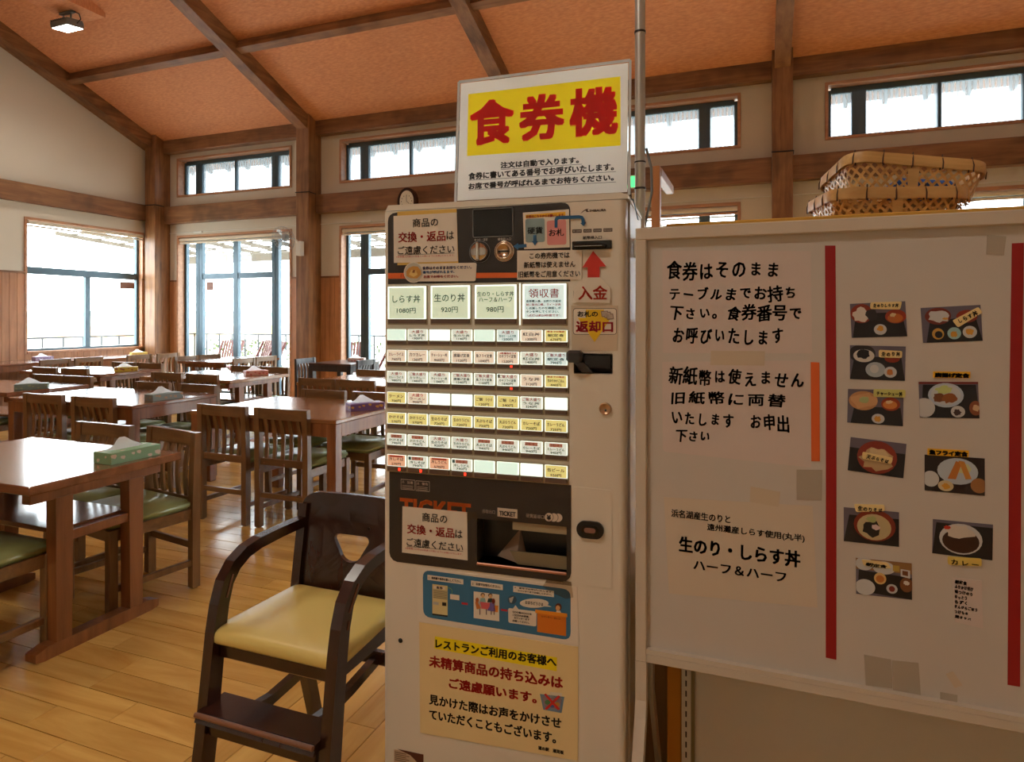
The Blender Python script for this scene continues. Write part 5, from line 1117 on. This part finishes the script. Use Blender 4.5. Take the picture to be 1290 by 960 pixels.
def hw(P, t, x0, x1, yt, yb, seed, bold=.0009, m=None): P.text(t, x0, x1, yt, yb, m or kk, bold=bold, hand=seed)
P = Print(bp_); P.sheet([(834.3, 315.6), (1021.3, 316.4), (1023, 445.2), (835.4, 444.7)], WP)
hw(P, '食券はそのまま', 840.7, 980, 329, 354, 11); hw(P, 'テーブルまでお持ち', 844, 1001, 362, 382, 12); hw(P, '下さい。食券番号で', 845, 1009, 384, 405, 13); hw(P, 'お呼びいたします', 847.8, 986, 413, 433, 14)
P.build('handwritten_notice', 'upper handwritten paper on the left of the whiteboard, four black lines', 'notice', gp)
P = Print(bp_); P.sheet([(834.3, 456), (1021, 454), (1022, 589), (838, 569), (835, 566)], WP)
hw(P, '新紙幣は使えません', 842.5, 1012, 461, 484, 21); hw(P, '旧紙幣に両替', 846, 989, 491, 509, 22); hw(P, 'いたします　お申出', 846.7, 994, 516, 536, 23); hw(P, '下さい', 852, 893, 541, 556, 24)
P.build('handwritten_notice', 'lower handwritten paper beside the short orange strip on the whiteboard', 'notice', gp)
P = Print(bp_); P.sheet([(836.4, 626.3), (1023.6, 637.4), (1030, 765.5), (842.7, 747.4)], WP2); P.th = .0006
def sl(x): return (x - 836) * .062
for (t, x0, x1, yt, yb, b_) in (('浜名湖産生のりと', 846, 920, 641.4, 651, .0004), ('遠州灘産しらす使用(丸半)', 891, 1013.5, 659.6, 669.4, .0004), ('生のり・しらす丼', 856, 1007.6, 676, 695, .0012), ('ハーフ＆ハーフ', 874, 990, 706, 717, .0007)): P.text(t, x0, x1, yt, yb, kk, bold=b_, rot=-.5)
P.build('printed_notice', 'cream printed sheet with brush lettering at the lower left of the whiteboard', 'notice', gp)
def tapep(pts, m, label, name='tape_piece', th=.0010, group=None):
    P = Print(bp_); P.sheet(pts, m, th); return P.build(name, label, 'tape', group)
TB = paint('beige_tape', (206, 190, 166), .4, .03); TG = paint('grey_tape', (176, 166, 150), .4, .03); RT = paint('red_tape', (158, 18, 20), .5, .04)
tapep([(895.6, 441.8), (963.6, 442.4), (963, 460.6), (895, 459.8)], TB, 'beige tape strip joining the two handwritten papers')
tapep([(945.6, 612.8), (983, 619.6), (980.8, 638.6), (944.4, 632)], TB, 'small beige tape at the top of the printed cream sheet')
tapep([(1021.2, 456.2), (1032.2, 456.6), (1032.8, 581), (1022, 581)], ink((226, 104, 42)), 'short orange strip beside the lower handwritten paper', 'orange_strip')
tapep([(1003.4, 591.6), (1036, 592), (1035, 630.6), (1003.6, 629.6)], TG, 'grey tape square below the short orange strip', 'tape_square')
tapep([(1243.4, 296.2), (1267.6, 297.8), (1264.4, 322), (1242.4, 320.4)], TG, 'grey tape square at the upper right corner of the whiteboard', 'tape_square')
tapep([(1088.3, 824.6), (1122.5, 830.8), (1124, 867), (1090.4, 863)], TG, 'left one of the two grey tape sheets at the bottom of the whiteboard', 'tape_square')
tapep([(1124, 831.7), (1157, 835), (1160, 875.4), (1125, 869)], TG, 'right one of the two grey tape sheets at the bottom of the whiteboard', 'tape_square')
tapep([(1184.3, 871.6), (1206, 875.6), (1205.8, 885.4), (1184.3, 881.6)], TG, 'tiny tape flag on the lower edge of the whiteboard')
tapep([(1191, 849), (1200.6, 845.4), (1212.4, 863), (1202.6, 866.6)], TB, 'tiny tilted beige tape near the bottom right of the whiteboard')
tapep([(1039.2, 309.4), (1052.4, 309.4), (1053.8, 500), (1053.6, 831), (1040.2, 828.2), (1040.4, 500)], RT, 'long red tape line left of the food pictures on the whiteboard', 'red_tape_line')
tapep([(1274.6, 306.6), (1289.6, 306), (1287, 500), (1284.8, 865), (1269.2, 862.4), (1271.6, 500)], RT, 'long red tape line at the right edge of the picture on the whiteboard', 'red_tape_line')
# food pictures: flat photo prints
BG, TR_, RD, WH, RC, SP_, YL, BRN, NV = (104, 98, 112), (26, 24, 28), (138, 48, 30), (202, 204, 204), (212, 204, 192), (196, 120, 52), (214, 156, 58), (120, 72, 40), (40, 36, 40)
def photo(c4, items, name_t, lab, tape=None, tapecol=CREAM, trot=0, tbold=0, hand=1):
    P = Print(bp_); P.sheet(c4, ink(BG, .3), .0008); P.th = .0008
    def B(u, v):
        a = Vector(c4[0]) * (1 - u) * (1 - v) + Vector(c4[1]) * u * (1 - v) + Vector(c4[2]) * u * v + Vector(c4[3]) * (1 - u) * v; return tuple(a)
    for k, it in enumerate(items):
        if it[0] == 'e': _, cx_, cy_, rx, ry, c_ = it; pts = [B(min(1, max(0, cx_ + rx * math.cos(2 * math.pi * j / 22))), min(1, max(0, cy_ + ry * math.sin(2 * math.pi * j / 22)))) for j in range(22)]
        elif it[0] == 'n':
            _, cx_, cy_, rx, ry, c_ = it; rn = random.Random(int(cx_ * 997 + cy_ * 131)); pts = []
            for j in range(16): s_ = rn.uniform(.72, 1.12); pts.append(B(min(1, max(0, cx_ + rx * s_ * math.cos(2 * math.pi * j / 16))), min(1, max(0, cy_ + ry * s_ * math.sin(2 * math.pi * j / 16)))))
        else: c_ = it[-1]; pts = [B(*p) for p in it[1]]
        P.poly(pts, ink(c_, .3), 1 + k * .5)
    P.build('food_picture', 'photo card of ' + lab, 'photo', 'food photo cards on the whiteboard')
    if tape:
        T_ = Print(bp_); T_.sheet(rrect(tape, 2, 2), paint('name_tape', tapecol, .5, .03), .0030); T_.th = .0030
        c = sum((Vector(p) for p in tape), Vector((0, 0))) / 4; wv = (Vector(tape[1]) - Vector(tape[0])); hv = (Vector(tape[3]) - Vector(tape[0])).length; L_ = wv.length
        x0, x1 = c.x - L_ * .40, c.x + L_ * .40
        if trot: x0, x1 = c.x - L_ * .36, c.x + L_ * .36
        T_.text(name_t, x0, x1, c.y - hv * .30, c.y + hv * .30, kk, bold=tbold or .0004, hand=hand if not tbold else None, rot=trot)
        T_.build('name_tape', 'tape name tag on the card of ' + lab, 'name tag', 'name tags on the food photo cards')
tray = ('q', [(.1, .42), (.92, .42), (1, 1), (.02, 1)], TR_)
photo([(1070.6, 382.8), (1140.3, 379.4), (1143, 423.8), (1072.8, 425.6)], [('q', [(.1, .3), (.92, .3), (1, 1), (.02, 1)], TR_), ('e', .2, .3, .2, .28, RD), ('n', .19, .34, .16, .22, RC), ('n', .38, .35, .11, .2, NV), ('e', .81, .42, .19, .2, (150, 52, 26)), ('e', .80, .47, .14, .13, (186, 104, 40)), ('n', .76, .38, .06, .06, (214, 196, 140)), ('e', .52, .78, .115, .155, WH), ('n', .52, .76, .06, .09, YL)], '生のりしらす丼', 'rice and black seaweed bowl with red soup bowl', [(1096.4, 381), (1136, 379.8), (1133.6, 390), (1096, 389.2)], hand=31)
photo([(1070.6, 434.8), (1141, 436.5), (1140, 479.8), (1070.6, 477.5)], [('q', [(.08, .35), (.92, .3), (1, 1), (0, 1)], TR_), ('e', .22, .24, .24, .27, NV), ('e', .25, .3, .19, .19, RC), ('n', .24, .26, .13, .14, TR_), ('e', .76, .36, .14, .12, RD), ('e', .46, .7, .18, .22, (170, 182, 190)), ('e', .44, .68, .08, .12, WH), ('e', .73, .76, .115, .16, WH), ('n', .72, .76, .07, .1, SP_)], '生のり丼', 'black bowl of rice and seaweed with octagonal plate', [(1107, 440.6), (1136.4, 442.2), (1135.8, 451), (1106.8, 450)], hand=32)
photo([(1068.2, 489.9), (1138.2, 491.7), (1137.5, 536.9), (1067.2, 532.2)], [('q', [(.12, .5), (.95, .5), (1, 1), (.06, 1)], TR_), ('e', .28, .33, .26, .28, (190, 140, 92)), ('n', .28, .33, .24, .24, (206, 160, 112)), ('n', .3, .3, .1, .1, (168, 180, 120)), ('e', .77, .40, .17, .19, (150, 56, 30)), ('e', .76, .42, .13, .12, (206, 130, 60)), ('n', .74, .34, .07, .05, (224, 200, 150)), ('e', .55, .83, .115, .14, WH), ('n', .54, .84, .065, .09, YL)], 'チャーシュー丼', 'sliced pork bowl with green onion', [(1100.4, 490), (1140.6, 491), (1140, 500.6), (1100.2, 499.8)], (206, 206, 120), hand=33)
photo([(1071.6, 550.4), (1141.9, 559.2), (1137.8, 602.5), (1067.8, 592.3)], [('q', [(0, .3), (1, .3), (1, 1), (0, 1)], TR_), ('e', .5, .5, .36, .48, (140, 50, 34)), ('n', .5, .56, .30, .36, (188, 160, 116)), ('n', .5, .4, .2, .18, (210, 186, 142))], '天ぷらそば', 'tempura noodles in a red bowl', [(1086.4, 568.8), (1124.8, 576.6), (1122.6, 584.2), (1086, 577.6)], trot=-11, hand=34)
photo([(1062.8, 638.8), (1132.5, 645.3), (1132.5, 688.8), (1062.8, 681.5)], [('q', [(.1, .2), (1, .2), (1, 1), (0, 1)], TR_), ('e', .56, .45, .38, .46, (132, 48, 30)), ('e', .55, .5, .31, .38, (196, 180, 136)), ('n', .52, .55, .18, .26, (34, 32, 30)), ('n', .58, .5, .09, .08, (220, 196, 196)), ('n', .5, .28, .1, .1, (170, 180, 120))], '生のりそば', 'noodles with black seaweed', [(1075.8, 634.8), (1113.8, 635.6), (1114.4, 643.4), (1078, 644.6)], hand=35)
photo([(1078, 702.5), (1148.4, 709.6), (1148.8, 755.6), (1078.5, 747.9)], [('q', [(0, 0), (1, 0), (1, .3), (0, .3)], (150, 110, 66)), ('q', [(.05, .32), (1, .4), (1, 1), (.03, .9)], TR_), ('e', .15, .14, .16, .18, WH), ('e', .5, .2, .2, .18, WH), ('q', [(.66, .1), (.78, .1), (.78, .26), (.66, .26)], (190, 160, 70)), ('q', [(.8, .18), (.97, .2), (.97, .42), (.8, .38)], WH), ('q', [(.83, .22), (.93, .23), (.93, .36), (.83, .34)], BRN), ('e', .16, .78, .18, .22, WH), ('e', .43, .5, .11, .16, (222, 190, 120)), ('e', .43, .51, .075, .1, SP_), ('e', .64, .75, .1, .13, WH), ('e', .64, .75, .055, .08, (130, 40, 30)), ('e', .9, .6, .12, .2, BRN), ('n', .9, .55, .06, .06, RC)], '朝定食', 'breakfast tray with many small dishes', [(1084.8, 704.2), (1118, 708.2), (1122.8, 715.8), (1088, 712)], hand=36)
photo([(1159.5, 388), (1235, 384), (1237.9, 429.3), (1162.7, 432)], [('q', [(.14, .4), (.9, .3), (1, 1), (.06, 1)], TR_), ('e', .28, .26, .22, .24, (120, 44, 30)), ('n', .3, .26, .18, .2, WH), ('n', .4, .34, .05, .04, YL), ('e', .76, .3, .18, .18, RD), ('e', .26, .76, .1, .16, (206, 160, 72)), ('e', .27, .78, .065, .1, TR_), ('e', .53, .76, .115, .17, (160, 200, 200)), ('n', .52, .78, .07, .1, YL), ('e', .79, .74, .12, .17, WH), ('n', .79, .73, .07, .1, YL)], 'しらす丼', 'whitebait bowl with three small dishes', [(1199.4, 403.8), (1232, 386.6), (1237.2, 393.8), (1206.4, 412.6)], trot=29, hand=37)
photo([(1157, 481), (1232, 481), (1233.8, 527), (1158.6, 526)], [('q', [(0, 0), (1, 0), (1, .06), (0, .06)], (120, 44, 40)), ('q', [(.07, .08), (.96, .08), (1, 1), (.03, 1)], TR_), ('e', .45, .37, .3, .34, (180, 196, 214)), ('e', .45, .36, .25, .28, (196, 204, 210)), ('n', .42, .22, .14, .12, (190, 204, 130)), ('n', .34, .44, .12, .14, BRN), ('n', .5, .46, .13, .14, (146, 88, 44)), ('e', .08, .72, .18, .27, WH), ('e', .64, .82, .12, .16, WH), ('n', .63, .84, .07, .09, (60, 36, 36)), ('e', .94, .72, .11, .2, (140, 80, 50)), ('n', .95, .72, .06, .1, (212, 182, 140))], '', 'fried chicken pieces on a pale blue plate')
photo([(1164.6, 572.5), (1240.4, 577.5), (1240.4, 624.6), (1164.6, 617.5)], [('q', [(0, 0), (1, 0), (1, 1), (0, 1)], (36, 26, 26)), ('e', .55, .4, .34, .36, (184, 198, 210)), ('n', .64, .3, .14, .16, (202, 206, 150)), ('q', [(.38, .62), (.52, .12), (.62, .16), (.52, .62)], SP_), ('q', [(.56, .1), (.66, .12), (.78, .58), (.68, .6)], (206, 140, 60)), ('e', .1, .66, .14, .22, WH), ('e', .35, .82, .13, .15, (206, 190, 150)), ('n', .35, .83, .07, .09, YL), ('e', .9, .74, .14, .2, (160, 110, 60))], '', 'golden fried fish on a pale blue plate')
photo([(1175, 653.8), (1250.8, 660.8), (1250, 705.8), (1174.2, 696.7)], [('q', [(.06, .08), (1, .1), (1, 1), (0, 1)], TR_), ('e', .47, .5, .36, .44, WH), ('e', .47, .56, .31, .34, (58, 30, 18)), ('n', .44, .30, .27, .20, RC), ('n', .24, .2, .06, .06, (200, 50, 30))], 'カレー', 'curry rice on a white oval plate', [(1193.6, 700.6), (1236, 703.2), (1236, 712.8), (1193.8, 710.6)], (226, 200, 100), hand=38)
for (t, q_, l) in (('唐揚げ定食', [(1175.4, 467.8), (1222, 468.2), (1221.6, 476.4), (1175, 475.6)], 'fried chicken'), ('魚フライ定食', [(1168.4, 564.6), (1220, 567.4), (1219.6, 575.8), (1168, 572.8)], 'fried fish')):
    T_ = Print(bp_); T_.sheet(q_, paint('yellow_name_tape', (240, 184, 30), .4, .03), .0030); T_.th = .003; T_.text(t, q_[0][0] + 2, q_[1][0] - 2, q_[0][1] + 1.6, q_[3][1] - 1, kk, bold=.0009); T_.build('name_tape', 'yellow name tag with bold black print above the %s card' % l, 'name tag', 'name tags on the food photo cards')
P = Print(bp_); P.sheet([(1199, 726.9), (1236.6, 731.6), (1238, 791.6), (1203, 783)], WP, .0012); P.th = .0012
for k, (t, w_) in enumerate((('朝定食', 15), ('ふりかけ付け', 23), ('味つけのり', 22), ('なっとう', 15), ('もずく', 15), ('きんぴらごぼう', 28), ('つけもの', 16), ('焼きサバ', 20))): P.text(t, 1202.6, 1202.6 + w_, 730 + k * 6.3, 735 + k * 6.2, kk, bold=.0004, hand=60 + k, rot=-3)
P.build('handwritten_list', 'small white handwritten list under the curry picture', 'notice', gp)

# ------------------------------------------------------------------ display shelf behind the board, baskets
gd = tag(empty('display_shelf', (-.212, 1.66, 0)), 'tall shelving unit with slotted white posts and back panel standing behind the whiteboard', 'shelf')
SW = paint('shelf_off_white', (210, 200, 178), .5, .02); SO = paint('amber_side_panel', (206, 132, 24), .45, .04)
g = G(); g.box(.0, .034, -.02, .30, 0, 1.55, bev=.002); g.build('side_panel', SO, gd)
def slotted(x):
    g = G(); g.box(x, x + .022, -.03, -.002, 0, 1.55)
    g.build('slotted_post', SW, gd)
    g = G()
    for k in range(60): g.box(x + .009, x + .0125, -.0306, -.03, .02 + k * .025, .034 + k * .025)
    o = g.build('slots', M['blk'], gd); o['kind'] = 'stuff'
slotted(.036); slotted(1.16)
g = G(); g.box(.060, 1.16, -.008, .0, .02, 1.55); g.build('back_panel', paint('panel_cream', (214, 204, 186), .5, .02), gd)
g = G(); g.box(.058, .066, -.02, 0, .02, 1.55); g.build('trim_strip', paint('olive_trim', (140, 124, 84), .5), gd)
ztp = 1.581
g = G(); g.box(-.0, 1.2, -.04, .42, 1.55, ztp, bev=.002); g.build('top_board', paint('amber_top_board', (222, 170, 70), .45, .04), gd)
for z_ in (.3, .7, 1.1): g = G(); g.box(.034, 1.16, 0, .30, z_, z_ + .02); g.build('shelf_board', SW, gd)
cb_ = tag(empty('cardboard_box', (-.292, 1.74, 0)), 'cardboard box with black lettering half hidden behind the left board leg', 'box')
CB = paint('brown_cardboard', (168, 132, 88), .8, .05); g = G(); g.box(0, .074, 0, .18, 0, .66, bev=.002); g.build('carton', CB, cb_)
pc_ = Plane((-.292, 1.74), 0); P = Print(pc_); P.th = 0; P.rtext('クラ', .004, .07, .645, .595, kk, bold=.001); P.rtext('天然水', .01, .06, .56, .545, kk, bold=.0005)
P.g.v = [(a, b - .0006, c) for a, b, c in P.g.v]; P.g.build('lettering', P.mats, cb_)

M['bamboo'] = wood('woven_bamboo', (188, 136, 72), (222, 178, 110), 'x', 3, .4, coat=.1, rnd=.12); M['band'] = wood('bamboo_rim', (196, 152, 88), (224, 184, 120), 'x', 3, .4, coat=.15); M['wire'] = paint('dark_binding', (72, 44, 28), .5)
def basket(loc, rz, tilt, L_, W_, hgt, label):
    r_ = tag(empty('bamboo_basket', loc, R(rz)), label, 'basket', 'stacked bamboo baskets'); r_.rotation_euler = (R(tilt[0]), R(tilt[1]), R(rz)); rc = .05
    def per(s_, h, out=1.0):
        k = 1 - .13 * (1 - h / hgt); lx, ly = L_ / 2 * k, W_ / 2 * k; segs = [(2 * (lx - rc), 'b'), (math.pi / 2 * rc, 'c1'), (2 * (ly - rc), 'r'), (math.pi / 2 * rc, 'c2'), (2 * (lx - rc), 't'), (math.pi / 2 * rc, 'c3'), (2 * (ly - rc), 'l'), (math.pi / 2 * rc, 'c4')]
        tot = sum(a for a, _ in segs); t = (s_ % 1.0) * tot
        for a, n_ in segs:
            if t <= a: break
            t -= a
        q_ = t / rc if 'c' in n_ else 0
        P_ = {'b': lambda: (-lx + rc + t, -ly), 'c1': lambda: (lx - rc + rc * math.sin(q_), -ly + rc - rc * math.cos(q_)), 'r': lambda: (lx, -ly + rc + t), 'c2': lambda: (lx - rc + rc * math.cos(q_), ly - rc + rc * math.sin(q_)), 't': lambda: (lx - rc - t, ly), 'c3': lambda: (-lx + rc - rc * math.sin(q_), ly - rc + rc * math.cos(q_)), 'l': lambda: (-lx, ly - rc - t), 'c4': lambda: (-lx + rc - rc * math.cos(q_), -ly + rc - rc * math.sin(q_))}[n_]()
        return Vector((P_[0] * out, P_[1] * out, h))
    PER = 2 * (L_ + W_) - 8 * rc + 2 * math.pi * rc; N = int(PER / .0225); g = G(); wd = .0044 / PER * 1.0
    for d_ in (-1, 1):
        for k in range(N):
            s0 = k / N; vs_ = []; nst = 5
            for j in range(nst + 1):
                h = hgt * j / nst; s_ = s0 + d_ * h * .95 / PER; o_ = 1.0 + .003 * (1 if (j + k) % 2 else -1) * d_
                vs_ += [per(s_ - wd, h, o_), per(s_ + wd, h, o_)]
            g.add(vs_, [(2 * j, 2 * j + 1, 2 * j + 3, 2 * j + 2) for j in range(nst)])
    k_ = .87; lx, ly = L_ / 2 * k_ - .004, W_ / 2 * k_ - .004
    for k in range(-30, 31):      # bottom lattice
        for d_ in (-1, 1):
            c = k * .028; pts = []
            for x in (-lx, lx):
                y = d_ * x + c
                if -ly <= y <= ly: pts.append((x, y))
            for y in (-ly, ly):
                x = (y - c) * d_
                if -lx < x < lx: pts.append((x, y))
            if len(pts) >= 2:
                a, b = Vector((*pts[0], .001 * d_)), Vector((*pts[1], .001 * d_)); n_ = (b - a).normalized(); p_ = Vector((-n_.y, n_.x, 0)) * .0045; g.add([a - p_, a + p_, b + p_, b - p_], [(0, 1, 2, 3)])
    o = g.build('weave', M['bamboo'], r_); o['kind'] = 'stuff'
    for (sa, sb) in ((.075, .10), (.245, .27), (.50, .525), (.66, .69)):
        g = G(); g.add([per(sa, 0, 1.008), per(sb, 0, 1.008), per(sb, hgt * .5, 1.008), per(sa, hgt * .5, 1.008), per(sb, hgt, 1.008), per(sa, hgt, 1.008)], [(0, 1, 2, 3), (3, 2, 4, 5)]); g.build('upright_band', M['band'], r_)
    for o_, w2 in ((1.018, .0), (.972, .0)):
        g = G(); n = 72; vs_ = []
        for k in range(n):
            for (dz_, oo) in ((-.026, -.004), (-.013, .004), (.0, -.002)): vs_.append(per(k / n, hgt, o_ + oo) + Vector((0, 0, dz_ + .004)))
        g.add(vs_, [(3 * k + j, 3 * ((k + 1) % n) + j, 3 * ((k + 1) % n) + j + 1, 3 * k + j + 1) for k in range(n) for j in range(2)], 0, True); g.build('rim', M['band'], r_)
    g = G()
    for k in range(16):
        s_ = (k + .35) / 16; c = [per(s_, hgt, 1.026) + Vector((0, 0, -.026)), per(s_, hgt, 1.03) + Vector((0, 0, -.01)), per(s_, hgt, 1.0) + Vector((0, 0, .010)), per(s_, hgt, .966) + Vector((0, 0, -.01)), per(s_, hgt, .966) + Vector((0, 0, -.026))]
        g.tube(c, .0016, 5)
    o = g.build('binding', M['wire'], r_); o['kind'] = 'stuff'
    return r_
basket((.287, 1.824, ztp + .004), 12, (0, 1), .30, .24, .062, 'lower bamboo basket of the two on top of the display shelf')
basket((.318, 1.836, ztp + .042), 13, (-7, 7), .31, .24, .085, 'upper bamboo basket, tilted, on top of the other one')
g = G(); g.box(-.07, .07, -.05, .05, 0, .035, bev=.012); tag(g.build('folded_cloth', paint('blue_cloth', (38, 96, 190), .8, .1), None, (.36, 1.82, ztp + .060), (R(-6), R(5), R(13))), 'blue folded cloth glimpsed through the weave of the upper basket', 'cloth')
# ------------------------------------------------------------------ steel pole, cables, wooden rack
pl_ = tag(empty('steel_pole', (-.332, 1.95, 0)), 'bright steel pole running up to the ceiling behind the ticket machine', 'pole')
g = G(); zc = ceil_z(1.95) - .02; g.tube([(0, 0, 0), (0, 0, zc)], .0155, 20); g.build('tube', M['steel'], pl_)
for z_, t_ in ((2.205, .006), (1.815, .004), (1.735, .006)):
    g = G(); g.tube([(0, 0, z_), (0, 0, z_ + t_)], .0172, 20); g.build('cable_tie', M['blk'], pl_)
g = G(); g.lathe([(.034, 0), (.034, .01), (.018, .02)], 20); g.build('base_flange', M['steel'], pl_)
cb2 = G(); cb2.tube([(-.36, 1.90, 1.84), (-.358, 1.90, 1.76), (-.350, 1.89, 1.70), (-.338, 1.88, 1.60), (-.332, 1.88, 1.4), (-.33, 1.88, .2)], .0045, 8); tag(cb2.build('black_cable', M['blk']), 'black cable hanging down in front of the steel pole', 'cable')
cb3 = G(); cb3.tube([(-.315, 1.96, 1.86), (-.30, 1.96, 1.80), (-.298, 1.96, 1.73), (-.312, 1.96, 1.66), (-.325, 1.97, 1.60), (-.325, 1.97, 1.3)], .004, 8); tag(cb3.build('grey_cable', M['grey']), 'grey cable loop tied to the right of the steel pole', 'cable')
rk = tag(empty('wooden_rack', (-.315, 2.16, 0)), 'plain wooden rack post with a crossbar seen above the left end of the whiteboard', 'rack'); RW = wood('light_pine', (168, 106, 58), (196, 132, 78), 'z', 1, .4)
zt_ = 1.35 + 190 / 812 * 2.13
for x_ in (0, .5):
    for y_ in (0, .42): g = G(); g.box(x_ - .014, x_ + .014, y_ - .014, y_ + .014, 0, zt_ if (x_ == 0 and y_ == 0) else 1.36, bev=.002); g.build('post', RW, rk)
g = G(); g.box(-.012, .016, .014, .34, zt_ - .03, zt_, bev=.002); g.build('crossbar', RW, rk)
g = G(); g.box(.014, .486, -.012, .012, 1.30, 1.34, bev=.002); g.box(.014, .486, .408, .432, 1.30, 1.34, bev=.002); g.build('rail', RW, rk)
